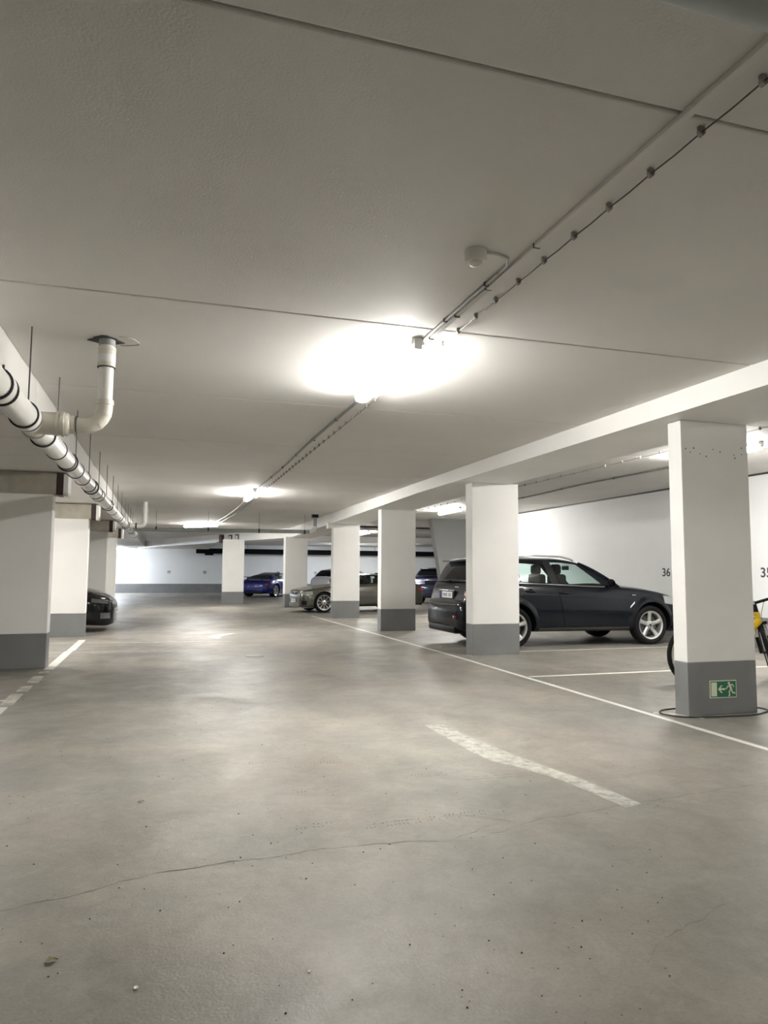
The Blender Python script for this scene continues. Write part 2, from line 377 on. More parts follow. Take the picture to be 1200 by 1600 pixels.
for y in (7.96, 10.53, 15.2, 17.4, 20.0):
    seg('bay_line', (4.32 if y < 9 else 5.0, y-.02), (9.88, y+.03), .08, 'line')
seg('bay_line', (4.33, 5.62), (4.62, 5.30), .12, 'lineworn')
mark('floor_arrow', [(2.11, 5.68), (2.27, 5.66), (2.31, 5.02), (2.43, 4.30), (2.50, 4.0), (2.565, 3.45), (2.44, 3.42), (2.38, 3.93), (2.27, 4.28), (2.15, 4.50), (2.12, 4.75)], 'arrow', label='faded long white arrow shaft painted on the floor')
mark('floor_arrow', [(0.82, 14.3), (1.0, 14.85), (1.45, 15.1), (1.12, 14.5), (1.0, 13.9)], 'line', label='small white arrow head in the distance')
# cracks
def crack(pts, wd=0.004, amp=0.012, n=60):
    P = [Vector(p) for p in pts]; L = []
    for a, b_ in zip(P[:-1], P[1:]):
        k = max(4, int((b_-a).length*30))
        for i in range(k): L.append(a.lerp(b_, i/k))
    L.append(P[-1]); o = 0; vs_ = []
    for i, p in enumerate(L):
        o = o*0.8+random.uniform(-amp, amp); wv = wd*random.uniform(.3, 1.0)
        vs_ += [(p.x, p.y+o-wv/2, .0009), (p.x+.002, p.y+o+wv/2, .0009)]
    MB().add(vs_, [(2*i, 2*i+2, 2*i+3, 2*i+1) for i in range(len(L)-1)]).build('crack', 'crack', floor, fix=False)
crack([(-0.75, 3.02), (-0.3, 3.14), (0.0, 3.25), (0.42, 3.27), (0.9, 3.31), (1.33, 3.26), (1.6, 3.38)], .0065)
crack([(1.5, 3.25), (1.87, 3.37), (2.38, 3.44), (2.9, 3.5), (3.6, 3.58)], .005)
crack([(1.0, 3.55), (1.5, 3.55), (1.75, 3.4)], .004)
crack([(1.55, 2.08), (1.75, 2.2), (2.1, 2.32)], .004)
# tyre tread prints
tm = MB()
for cx, cy, ln, rot in [(1.62, 4.30, .30, 0), (2.05, 4.15, .45, -.05), (0.72, 4.9, .3, .1), (1.0, 4.75, .3, .1), (0.9, 4.2, .3, .0), (0.75, 3.62, .22, 0), (1.35, 3.55, .7, .05), (2.7, 5.0, .4, .1)]:
    for i in range(int(ln/.022)):
        for s_ in (-1, 1):
            if random.random() < .25: continue
            x = cx-ln/2+i*.022; y = cy+s_*.022+rot*(x-cx)+random.uniform(-.004, .004); d = .010*random.uniform(.5, 1)
            tm.add([(x, y-d*1.2, .0008), (x+.006, y-d, .0008), (x+.006+.008*s_, y+d, .0008), (x+.008*s_, y+d*.8, .0008)], [(0, 1, 2, 3)])
tag(tm.build('tyre_print', paint_mat('tyre_print_dust', (0.07, 0.065, 0.055), 0.6, 30), floor, fix=False), kind='stuff')
# grit
gm = MB()
for i in range(700):
    a = random.random(); y = 1.6+10*a**1.5; x = random.uniform(-.32*y-.3, .8*y); r = random.uniform(.0015, .005)
    gm.add([(x+r, y, .001), (x, y+r, .001), (x-r, y, .001), (x, y-r, .001), (x, y, .001+r)], [(0, 1, 4), (1, 2, 4), (2, 3, 4), (3, 0, 4)])
tag(gm.build('grit', 'grit', fix=False), 'scattered dark grit on the aisle floor', 'grit', kind='stuff')
def leaf(x, y, s_, mat, label, rz):
    m = MB(); P = []
    for i in range(7):
        t = i/6; wv = .38*math.sin(PI*min(1, t*1.05))**.8
        P.append([((t-.5)*s_, wv*s_*k, .002+.10*s_*abs(k)+.08*s_*math.sin(3*t)+.012*s_) for k in (-1, -.5, 0, .5, 1)])
    m.grid(P); o = m.build('dry_leaf', mat, loc=(x, y, .0), smooth=50, fix=False); o.rotation_euler = (0, 0, rz); tag(o, label, 'leaf', 'debris on the floor')
leaf(-0.316, 2.627, .042, 'leaf', 'crumpled olive dry leaf lying at the lower left of the floor', .4)
leaf(-0.046, 2.396, .02, 'cream', 'tiny pale flake lying right of the crumpled olive leaf', 1.4)
leaf(-0.09, 4.245, .03, 'leaf', 'small brown dry leaf lying on the floor in mid aisle', 0.1)
leaf(0.477, 2.335, .012, 'cream', 'tiny pale flake near the bottom centre of the floor', .8)
# drain
dr = empty('floor_drain', (1.32, 10.95, 0))
MB().box(-.13, .13, -.13, .13, -.01, .003).build('frame', 'darksteel', dr)
for k in range(7): MB().box(-.11+k*.034, -.094+k*.034, -.11, .11, .002, .006).build('grate_bar', 'steel', dr)
tag(dr, 'small dark square floor drain in the middle of the aisle', 'drain')

# ================================================================ CEILING SERVICES
def lamp(x, y, z, rz, label, mat='lamp', ln=1.5):
    o = empty('fluorescent_light', (x, y, z), rz)
    h = ln/2
    P = []
    for t in (-h, h):
        P.append([(-.044, t, 0), (-.052, t, -.05), (.052, t, -.05), (.044, t, 0)])
    hs = MB(); hs.add(P[0]+P[1], [(0, 1, 2, 3), (7, 6, 5, 4), (0, 4, 5, 1), (2, 6, 7, 3), (1, 5, 6, 2), (0, 3, 7, 4)])
    hs.build('housing', 'housing', o)
    d = MB(); prof = [(-.055, -.051), (-.062, -.075), (-.050, -.108), (0, -.120), (.050, -.108), (.062, -.075), (.055, -.051)]
    rows = [(-h+.012, .75), (-h+.03, 1.0), (h-.03, 1.0), (h-.012, .75)]
    Pg = [[(px*s_, t, -.051+(pz+.051)*s_) for px, pz in prof] for t, s_ in rows]
    d.grid(Pg)
    n = len(prof); base = len(d.v)-4*n
    d.f.append(tuple(base+i for i in range(n))); d.m.append(0); d.f.append(tuple(base+3*n+i for i in range(n))); d.m.append(0)
    d.build('diffuser', mat, o, smooth=40)
    for s_ in (-1, 1): MB().box(-.03, .03, s_*h-.014, s_*h+.014, -.085, -.0, ch=.004).build('end_cap', 'housing', o)
    tag(o, label, 'light', 'ceiling fluorescent lights'); return o
lamp(1.62, 5.25, ZC, 0, 'largest glowing tube light on the aisle ceiling')
lamp(1.62, 14.6, ZC, 0, 'second glowing tube light further down the aisle ceiling')
lamp(1.10, 24.8, ZC, 0.75, 'farthest slanted tube light above the aisle, before the slanting beam')
lamp(1.62, -6.6, ZC, 0, 'added tube light on the aisle ceiling behind the viewpoint')  # unseen lamp added to brighten the near ceiling and first pillar
lamp(7.5, 8.15, ZR, 0, 'tube light over the right bays, glowing past the nearest pillar')
lamp(7.5, 18.2, ZR, 0, 'tube light over the right bays seen beside the SUV pillar')
lamp(7.5, 27.2, ZC, 0, 'most distant tube light over the right bays')
lamp(7.5, -1.2, ZR, 0, 'tube light over the right bays behind the viewpoint')
lamp(-3.3, 12.3, ZL, 0, 'tube light over the left bays behind the nearest pillar')
lamp(-4.4, 21.6, ZL, 0, 'tube light over the left bays beyond the black car')
lamp(-4.4, 31.5, ZL, 0, 'tube light over the far left bays', 'lampcool')
lamp(-3.1, 41.9, ZL, PI/2, 'cool white tube light close to the far bright wall', 'lampcool')
lamp(12.5, 38.0, ZC, PI/2, 'unseen tube light over the farthest right corner', 'lamp')  # unseen lamp for the far corner, kept out of sight behind a pillar
lamp(9.9, 39.6, ZC, 0, 'added tube light hidden over the blue car row', 'lampcool')  # added lamp for the far bays, hidden from view by a pillar

def conduit(pts, r, name, label, mat='housing', clamps=None):
    o = empty(name, pts[0]); P0 = Vector(pts[0]); P = [Vector(p)-P0 for p in pts]
    MB().tube(P, r, 8).build('tube', mat, o, smooth=60)
    for c in clamps or []:
        c = Vector(c)-P0; MB().box(c.x-r-.004, c.x+r+.004, c.y-.005, c.y+.005, c.z-r-.002, c.z+r+.002).build('clamp', 'darksteel', o)
    return tag(o, label, 'conduit')
XC = 1.70
o = empty('cable_duct', (XC, 1.1, ZC))
MB().box(-.016, .016, 0, 2.45, -.022, 0, ch=.003).build('duct', 'ceil', o)
MB().box(-.014, .014, 2.45, 3.45, -.018, 0, ch=.003).build('duct', 'housing', o)
for y in (1.9, 2.45, 2.9, 3.35): MB().box(-.018, .018, y-.005, y+.005, -.023, 0).build('clamp', 'darksteel', o)
tag(o, 'painted cable duct from the dark overhead pipe to the nearest tube light', 'cable duct')
conduit([(XC-.035, 3.35, ZC-.012), (XC-.04, 4.52, ZC-.012)], .009, 'conduit', 'thin grey conduit beside the duct, ending at the nearest tube light', clamps=[(XC-.036, 3.5, ZC-.012), (XC-.038, 4.1, ZC-.012)])
conduit([(XC-.03, 6.0, ZC-.015)]+[(XC-.02+.01*math.sin(y*1.3), y, ZC-.014) for y in [6.5+.5*k for k in range(14)]]+[(XC-.04, 13.70, ZC-.015)], .012, 'conduit', 'dark cable between the two nearest aisle lights', 'pipegrey',
        [(XC-.02, y, ZC-.014) for y in (7.2, 8.4, 9.6, 10.8, 12.0)])
conduit([(XC-.04, 15.3, ZC-.015), (XC-.02, 18, ZC-.03), (1.62, 21, ZC-.03), (1.45, 24.3, ZC-.02)], .016, 'conduit', 'pale conduit between the second and farthest aisle lights', 'plasticwhite')
conduit([(1.84, 15.3, ZC-.02), (1.80, 20, ZC-.03), (1.65, 24.2, ZC-.02)], .018, 'conduit', 'dark cable right of the pale conduit beyond the second light', 'pipegrey')
# clip-held cable
def clip_cable(x, ys, z, label, yend0, yend1, wmat='darksteel'):
    o = empty('clipped_cable', (x, yend0, z))
    pts = []
    for a, b_ in zip(ys[:-1], ys[1:]): pts += [(0, a-yend0, -.022), (0, (a+b_)/2-yend0, -.026)]
    pts.append((0, ys[-1]-yend0, -.022))
    MB().tube([(0, 0, -.024)]+pts+[(0, yend1-yend0, -.024)], .0032, 6).build('cable', wmat, o)
    cl = MB(); cl.box(-.012, .012, -.007, .007, -.013, 0); cl.lathe([(.013, -.009), (.013, .009)], (0, 0, -.022), 'y', 10); cl.box(-.004, .004, -.0095, .0095, -.037, -.030)
    me = cl.mesh('cable_clip', 'steel')
    for y in ys: put(me, 'cable_clip', o, (0, y-yend0, 0))
    return tag(o, label, 'cable')
clip_cable(1.81, [1.72+.28*k for k in range(-1, 43)], ZC, 'thin cable held by a row of metal clips along the aisle ceiling', 1.2, 13.5)
clip_cable(6.78, [4.0+.45*k for k in range(0, 45)], ZR, 'thin cable held by clips over the right bays', 3.6, 24.0)
rc = [(7.85+.05*math.sin(k*1.1), 3+k*.9, ZR-.02) for k in range(20)]
conduit(rc, .016, 'conduit', 'dark sagging cable along the ceiling over the right bays', 'pipegrey', rc[1::2])
# presence detector
d = empty('presence_detector', (1.45, 3.17, ZC))
MB().lathe([(.0, 0), (.056, 0), (.058, -.008), (.056, -.042), (.050, -.055), (0, -.055)], (0, 0, 0), 'z', 32).build('housing', 'plasticwhite', d, smooth=35)
MB().lathe([(.034, -.054), (.032, -.066), (.022, -.076), (0, -.080)], (0, 0, 0), 'z', 24).build('lens', 'plasticwhite', d, smooth=60)
tag(d, 'round white presence detector on the ceiling near the duct', 'detector')
conduit([(1.478, 3.14, ZC-.012), (1.56, 3.14, ZC-.012), (1.63, 3.17, ZC-.012), (1.665, 3.25, ZC-.012), (1.668, 3.36, ZC-.012)], .008, 'detector_cable', 'short curved grey cable from the detector to the duct')
# blurred overhead pipe at the very top right
o = empty('overhead_pipe', (0, 0, 0))
MB().tube([(-4, 1.21, 2.69), (9.8, 1.21, 2.69)], .12, 24).build('pipe', 'pipegrey', o, smooth=60)
for x in (-2.5, 3.6, 6.6): MB().tube([(x, 1.21, 2.80), (x, 1.21, ZC if x < 4.3 else ZR)], .006, 6).build('hanger_rod', 'darksteel', o)
tag(o, 'dark grey-green pipe crossing the very top right corner', 'pipe')

# main left drain pipe
PX = -0.9
def pz(y): return 2.265+0.0042*(y-4.5)
mp = empty('drain_pipe', (PX, 0, 0))
MB().tube([(0, -2, pz(-2)), (0, 22, pz(22))], .08, 28).build('pipe', 'pipe', mp, smooth=60)
def ring(y, r, h_, mat, name, parent=mp, th=None):
    z = pz(y); prof = [(r-.012, -h_/2), (r-.002, -h_/2), (r, -h_/2+.004), (r, h_/2-.004), (r-.002, h_/2), (r-.012, h_/2)]
    MB().lathe(prof, (0, y, z), 'y', 28, closed=True).build(name, mat, parent, smooth=40)
for y in (4.2, 5.0, 5.75, 7.15, 9.3, 11.9, 14.6, 17.2, 19.9):      # sockets with rubber lip
    ring(y, .093, .09, 'pipe', 'socket'); ring(y-.05, .0935, .012, 'rubber', 'seal_ring'); 
ring(4.3, .0935, .01, 'rubber', 'seal_ring'); ring(5.36, .092, .012, 'housing', 'seal_ring')
RODY = [5.09+1.295*k for k in range(13)]
for y in RODY+[7.0, 8.3, 9.0, 9.9]: ring(y, .087, .02, 'rubber', 'pipe_clamp')
for y in RODY: MB().tube([(0.0, y, pz(y)+.08), (0.0, y, ZC)], .005, 6).build('hanger_rod', 'darksteel', mp)
MB().tube([(0, 4.33, pz(4.3)+.08), (0, 4.33, pz(4.3)+.15)], .007, 6).build('clamp_bolt', 'darksteel', mp)
ring(22, .095, .12, 'pipegrey', 'socket')
tag(mp, 'long white drain pipe with black clamps hanging along the left ceiling', 'pipe')
# branch to ceiling
by = 5.22; bz = pz(by)
br = empty('branch_pipe', (0, by, 0), 0, mp); X = -.44-PX
def rx(x, r, h_, mat, name): MB().lathe([(r-.012, -h_/2), (r, -h_/2+.003), (r, h_/2-.003), (r-.012, h_/2)], (x, 0, bz), 'x', 28, closed=True).build(name, mat, br, smooth=40)
MB().tube([(.02, 0, bz), (.19, 0, bz)], .078, 28).build('tee_arm', 'pipecream', br, smooth=60)
MB().tube([(.19, 0, bz), (.23, 0, bz-.0), (.25, 0, bz)], [.080, .080, .058], 28).build('reducer', 'pipecream', br, smooth=50)
rx(.165, .084, .02, 'pipecream', 'socket'); rx(.20, .086, .024, 'pipecream', 'socket'); rx(.262, .063, .03, 'pipecream', 'socket'); rx(.285, .0635, .008, 'rubber', 'seal_ring')
el = [(.25, 0, bz), (X-.13, 0, bz)]+[(X-.13+.13*math.sin(a), 0, bz+.13-.13*math.cos(a)) for a in [PI/2*k/8 for k in range(1, 9)]]+[(X, 0, bz+.16)]
MB().tube(el, .054, 28).build('elbow', 'pipecream', br, smooth=60)
for k in (0, .45, .8): 
    a = PI/2*k; cx_, cz_ = X-.13+.13*math.sin(a), bz+.13-.13*math.cos(a); tx, tz = math.cos(a), math.sin(a)
    MB().tube([(cx_-tx*.006, 0, cz_-tz*.006), (cx_+tx*.006, 0, cz_+tz*.006)], .0565, 28).build('moulding_ring', 'pipecream', br, smooth=50)
MB().tube([(X, 0, bz+.16), (X, 0, ZC-.02)], .050, 28).build('riser', 'pipe', br, smooth=60)
for (z0, z1, r, mt, nm) in [(bz+.15, bz+.19, .060, 'pipecream', 'socket'), (ZC-.20, ZC-.055, .060, 'pipecream', 'socket'), (ZC-.206, ZC-.198, .061, 'rubber', 'seal_ring'), (ZC-.05, ZC+.0, .055, 'pipegrey', 'collar'), (ZC-.085, ZC-.07, .063, 'pipecream', 'socket')]:
    MB().lathe([(r-.01, z0), (r, z0+.003), (r, z1-.003), (r-.01, z1)], (X, 0, 0), 'z', 28, closed=True).build(nm, mt, br, smooth=40)
MB().lathe([(.0606, ZC-.17), (.0606, ZC-.115)], (X, 0, 0), 'z', 28).build('paper_label', 'plate', br, smooth=60)
hm = MB(); P = [(X-.01+(.105+.02*math.sin(3*a)+.012*math.sin(7*a))*math.cos(a), .01+(.095+.015*math.cos(4*a))*math.sin(a)) for a in [2*PI*k/22 for k in range(22)]]
hm.prism(P, ZC-.006, ZC+.0); hm.build('ceiling_opening', 'grit', br, label='ragged dark opening around the riser')
P2 = [(X+.10+(.11+.006*math.sin(5*a))*math.cos(a), (.10+.006*math.sin(4*a))*math.sin(a), ZC-.002) for a in [-PI*.55+PI*1.1*k/20 for k in range(21)]]
MB().tube(P2, .004, 5).build('patch_edge', 'concrete', br)
tag(br, 'cream branch pipe rising to the ceiling')
# second small riser and cross pipe
b2 = empty('branch_pipe', (0, 17.45, 0), 0, mp); z2 = pz(17.45)
el = [(.0, 0, z2), (.30, 0, z2)]+[(.30+.1*math.sin(a), 0, z2+.1-.1*math.cos(a)) for a in [PI/2*k/6 for k in range(1, 7)]]+[(.40, 0, ZC)]
MB().tube(el, .056, 20).build('pipe', 'pipe', b2, smooth=60)
MB().tube([(.40, 0, ZC-.25), (.40, 0, ZC-.12)], .066, 20).build('socket', 'pipe', b2, smooth=50)
MB().tube([(.20, 0, z2), (.23, 0, z2)], .066, 20).build('pipe_clamp', 'rubber', b2, smooth=50)
tag(b2, 'short grey riser pipe near the far end')
cp = empty('cross_pipe', (PX, 19.65, 0)); zx = 2.40; XR = 4.0-PX
el = [(.10, 0, zx-.04), (XR-.16, 0, zx)]+[(XR-.16+.16*math.sin(a), 0, zx+.16-.16*math.cos(a)) for a in [PI/2*k/7 for k in range(1, 8)]]+[(XR, 0, ZC-.05)]
MB().tube(el[:2], .052, 20).build('pipe', 'pipegrey', cp, smooth=60)
MB().tube(el[1:-1], .058, 20).build('elbow', 'pipe', cp, smooth=60)
MB().tube(el[-2:], .05, 20).build('riser', 'pipegrey', cp, smooth=60)
MB().box(XR-.10, XR+.08, -.08, .08, ZC-.09, ZC).build('ceiling_flange', 'black', cp)
for x in (.63, 1.97, 3.33, 4.6):
    MB().tube([(x, 0, zx+.05), (x, 0, ZC)], .005, 6).build('hanger_rod', 'darksteel', cp)
    MB().tube([(x-.02, 0, zx-.01), (x+.02, 0, zx-.01)], .06, 16).build('pipe_clamp', 'rubber', cp, smooth=50)
tag(cp, 'grey pipe crossing the aisle under the ceiling with an upturned end', 'pipe')
# black duct at back wall
dk = empty('ventilation_duct', (1.7, 43.3, 2.5))
MB().box(0, 8.2, -.18, .18, -.17, .13, ch=.02).build('duct', 'void', dk); MB().box(8.3, 20, -.18, .18, -.17, .13, ch=.02).build('duct', 'void', dk)
MB().box(8.2, 8.3, -.14, .14, -.12, .1).build('joint', 'housing', dk)
MB().box(.5, 1.0, -.17, .17, -.27, -.15, ch=.04).build('outlet', 'void', dk)
for x in (3, 6.5, 11, 15): MB().tube([(x, 0, .12), (x, 0, ZC-2.5)], .01, 6).build('hanger_rod', 'darksteel', dk)
tag(dk, 'long black duct under the ceiling along the far wall', 'duct')
# boxes on the slanting beam
A_, B_ = Vector((2.45, 31.0)), Vector((4.36, 25.8)); ang = math.atan2((A_-B_).y, (A_-B_).x)
C_ = Vector((-1.5, 41.8)); ang2 = math.atan2((C_-A_).y, (C_-A_).x)
o = empty('alarm_box', (2.33, 31.35, 2.66), ang2)
MB().box(-.14, .14, 0, .12, -.16, .19, ch=.01).build('housing', 'brown', o); MB().box(-.10, .02, .12, .135, .0, .12, ch=.004).build('sounder', 'redpaint', o)
MB().box(.20, .62, .0, .03, -.15, .12, ch=.006).build('sign_board', 'plasticwhite', o); MB().box(.22, .60, .03, .034, -.14, -.10).build('print_mark', 'redpaint', o)
tag(o, 'dark red alarm box with pale board on the far slanting beam', 'alarm box')
for i, (x, y) in enumerate([(2.60, 30.6), (2.82, 30.0)]):
    o = empty('framed_plate', (x, y, 2.69), ang)
    MB().box(-.16, .16, 0, .03, -.15, .13, ch=.006).build('frame', 'brown', o); MB().box(-.11, .11, .028, .036, -.10, .08).build('plate', 'plasticwhite', o)
    tag(o, ['small brown framed plate next to the alarm box on the far beam', 'second small brown framed plate, farther right of the alarm box'][i], 'plate', 'framed plates on the far beam')
o = empty('junction_box', (4.30, 19.3, 2.57)); MB().box(-.01, .15, 0, .18, -.09, .09, ch=.008).build('housing', 'plasticwhite', o); MB().box(.0, .14, -.006, 0, -.08, .08, ch=.003).build('cover', 'plasticwhite', o)
tag(o, 'pale junction box beside the pillar in front of the coupe', 'junction box')

# wall numbers
def number(txt, parent, loc, rot, size, mat='numb', cond=.75):
    me = text_mesh(txt, size, mat, cond); o = bpy.data.objects.new('bay_number', me); C.objects.link(o); o.parent = parent; o.location = loc; o.rotation_euler = rot
for t, x in (('99', .2), ('98', 2.25), ('97', 4.45), ('96', 6.68), ('95', 9.0), ('94', 11.5), ('93', 14.0), ('92', 16.46)):
    number(t, wall_back, (x, YB-.003, 1.2), (PI/2, 0, 0), .26, 'numbgrey')
for t, y in (('36', 12.33), ('35', 9.77), ('34', 7.4)):
    number(t, wall_right, (9.897, y, 1.3), (PI/2, 0, -PI/2), .235, 'numb', 1.1)

# ================================================================ EXIT SIGN
sg = empty('exit_sign', (4.90, 5.3785, .228)); sg.rotation_euler = (0, .012, 0)
MB().box(-.148, .148, -.004, 0, -.078, .078).build('backing', 'cream', sg)
MB().box(-.141, .141, -.005, -.004, -.071, .071).build('green_field', 'green', sg)
def flat(polys, name, y=-.0055, lab=None):
    m = MB()
    for P in polys:
        n = len(P); m.add([(x, y, z) for x, z in P]+[(x, y+.001, z) for x, z in P], [tuple(range(n)), tuple(range(n, 2*n))[::-1]]+[(i, (i+1) % n, n+(i+1) % n, n+i) for i in range(n)])
    m.build(name, 'cream', sg, label=lab)
flat([[(-.134, -.062), (-.072, -.062), (-.072, .062), (-.134, .062)]], 'door_symbol')
flat([[(-.058, 0), (-.024, .034), (-.008, .034), (-.034, .008), (.022, .008), (.022, -.008), (-.034, -.008), (-.008, -.034), (-.024, -.034)]], 'arrow_symbol')
head = [(.063+.0125*math.cos(a), .052+.0125*math.sin(a)) for a in [2*PI*k/14 for k in range(14)]]
def limb(pts, w0, w1):
    out = []
    for i in range(len(pts)-1):
        a, b_ = Vector(pts[i]), Vector(pts[i+1]); n = (b_-a).normalized(); p = Vector((-n.y, n.x)); e = n*w1*.35
        out.append([tuple(a-p*w0/2-e), tuple(b_-p*w1/2+e), tuple(b_+p*w1/2+e), tuple(a+p*w0/2-e)])
    return out
man = [head]+limb([(.072, .034), (.088, -.004)], .026, .022)+limb([(.074, .034), (.048, .022), (.034, .002)], .011, .009)+limb([(.080, .036), (.104, .040), (.116, .018)], .011, .009) \
    + limb([(.084, -.004), (.066, -.022), (.070, -.058)], .015, .012)+limb([(.090, -.006), (.104, -.034), (.130, -.038)], .015, .012)+limb([(.070, -.058), (.058, -.060)], .010, .009)
flat(man, 'running_figure_symbol')
tag(sg, 'green emergency exit sign with arrow and running figure on pillar foot', 'sign')
# cable loop around pillar
cl = []
base = [(4.40, 5.62), (4.34, 5.50), (4.44, 5.36), (4.62, 5.29), (4.90, 5.255), (5.15, 5.27), (5.38, 5.36), (5.44, 5.46), (5.42, 5.60), (5.30, 5.70), (4.9, 5.72), (4.55, 5.70)]
n = len(base)
for i in range(n):
    p0, p1, p2, p3 = [Vector(base[(i+k-1) % n]) for k in range(4)]
    for t in (0, .25, .5, .75):
        q = .5*((2*p1)+(p2-p0)*t+(2*p0-5*p1+4*p2-p3)*t*t+(3*p1-p0-3*p2+p3)*t**3); cl.append((q.x, q.y, .0085+.002*math.sin(i*2.1+t*3)))
tag(MB().tube(cl, .0065, 8, closed=True).build('cable_loop', 'rubber', smooth=60), 'black cable looped on the floor around the exit sign pillar', 'cable')

# ================================================================ CARS
def pc(tab, x):
    if x <= tab[0][0]: return tab[0][1]
    if x >= tab[-1][0]: return tab[-1][1]
    n = len(tab)
    d = [(tab[i+1][1]-tab[i][1])/(tab[i+1][0]-tab[i][0]) for i in range(n-1)]
    m = [d[0]]+[0 if d[i-1]*d[i] <= 0 else 2*d[i-1]*d[i]/(d[i-1]+d[i]) for i in range(1, n-1)]+[d[-1]]
    for i in range(n-1):
        if tab[i][0] <= x <= tab[i+1][0]:
            h = tab[i+1][0]-tab[i][0]; t = (x-tab[i][0])/h
            return (2*t**3-3*t*t+1)*tab[i][1]+(t**3-2*t*t+t)*h*m[i]+(-2*t**3+3*t*t)*tab[i+1][1]+(t**3-t*t)*h*m[i+1]
PROF = [(0, .90), (.05, .955), (.12, .985), (.25, 1.0), (.45, 1.006), (.62, 1.0), (.74, .99), (.80, .975), (.90, .955), (.96, .935), (1, .905)]
ZN = [0, .02, .05, .09, .14, .2, .3, .4, .5, .6, .68, .74, .78, .82, .87, .92, .96, 1]
def make_wheel(r, rr, wd, spokes, sw, style=0):
    # returns meshes: tyre, rim, disc ; axis y, outer side = -y
    ty = MB(); h = wd/2; s = r-rr
    ty.lathe([(rr, h*.78), (rr+.02, h*.9), (rr+s*.5, h), (r-.025, h*.92), (r-.006, h*.72), (r, h*.4), (r, -h*.4), (r-.006, -h*.72), (r-.025, -h*.92), (rr+s*.5, -h), (rr+.02, -h*.9), (rr, -h*.78)], (0, 0, 0), 'y', 40, closed=True)
    a = ty.mesh('tyre', 'tyre', 40)
    rm = MB()
    rm.lathe([(rr-.022, -h*.76), (rr+.004, -h*.88), (rr+.006, -h*.78), (rr, -h*.5), (rr-.02, h*.6), (rr-.04, h*.5), (rr-.034, -h*.5)], (0, 0, 0), 'y', 40, closed=True)
    rm.lathe([(0, -h*.66), (.055, -h*.66), (.075, -h*.55), (.08, -h*.1), (0, -h*.1)], (0, 0, 0), 'y', 24)
    for k in range(spokes):
        subs = [0] if style == 0 else [-.11, .11]
        for ds in subs:
            an = PI/2+2*PI*k/spokes; c, sn = math.cos(an), math.sin(an)
            prof = [(.05, sw*.62, -h*.62, ds*.5), (.11, sw*.5, -h*.60, ds*.8), (rr*.75, sw*.56, -h*.72, ds), (rr-.012, sw*.72, -h*.80, ds*1.02)]
            V = []
            for (q, ww, yy_, dd) in prof:
                c2, s2 = math.cos(an+dd), math.sin(an+dd)
                for e, y2 in ((-.5, yy_+.012), (-.28, yy_), (.28, yy_), (.5, yy_+.012), (.5, yy_+.04), (-.5, yy_+.04)):
                    V.append((q*c2-e*ww*sn, y2, q*s2+e*ww*c))
            F = []
            for i in range(3):
                for j in range(6): F.append((i*6+j, i*6+(j+1) % 6, (i+1)*6+(j+1) % 6, (i+1)*6+j))
            rm.add(V, F+[(0, 1, 2, 3, 4, 5), (18, 19, 20, 21, 22, 23)])
    for k in range(5):
        an = PI/2+2*PI*(k+.5)/5; rm.lathe([(.009, -h*.68), (.009, -h*.5)], (.047*math.cos(an), 0, .047*math.sin(an)), 'y', 8, mi=1)
    rm.lathe([(.022, -h*.69), (.022, -h*.6)], (0, 0, 0), 'y', 16, mi=1)
    b_ = rm.mesh('rim', ['alu', 'darksteel'], 35)
    dm = MB(); dm.lathe([(0, 0), (rr*.72, 0), (rr*.72, .02), (0, .02)], (0, -.01, 0), 'y', 32); dm.lathe([(rr-.05, .03), (rr-.05, h*.55), (0, h*.55)], (0, 0, 0), 'y', 32, mi=1)
    c_ = dm.mesh('brake_disc', ['darksteel', 'void'], 35)
    return a, b_, c_
def bool_cut(o, cutters):
    for c in cutters:
        m = o.modifiers.new('b', 'BOOLEAN'); m.object = c; m.operation = 'DIFFERENCE'; m.solver = 'EXACT'
        try: m.material_mode = 'TRANSFER'
        except Exception: pass
    bpy.context.view_layer.update()
    me = bpy.data.meshes.new_from_object(o.evaluated_get(bpy.context.evaluated_depsgraph_get()))
    o.modifiers.clear(); o.data = me
    for c in cutters: bpy.data.objects.remove(c)

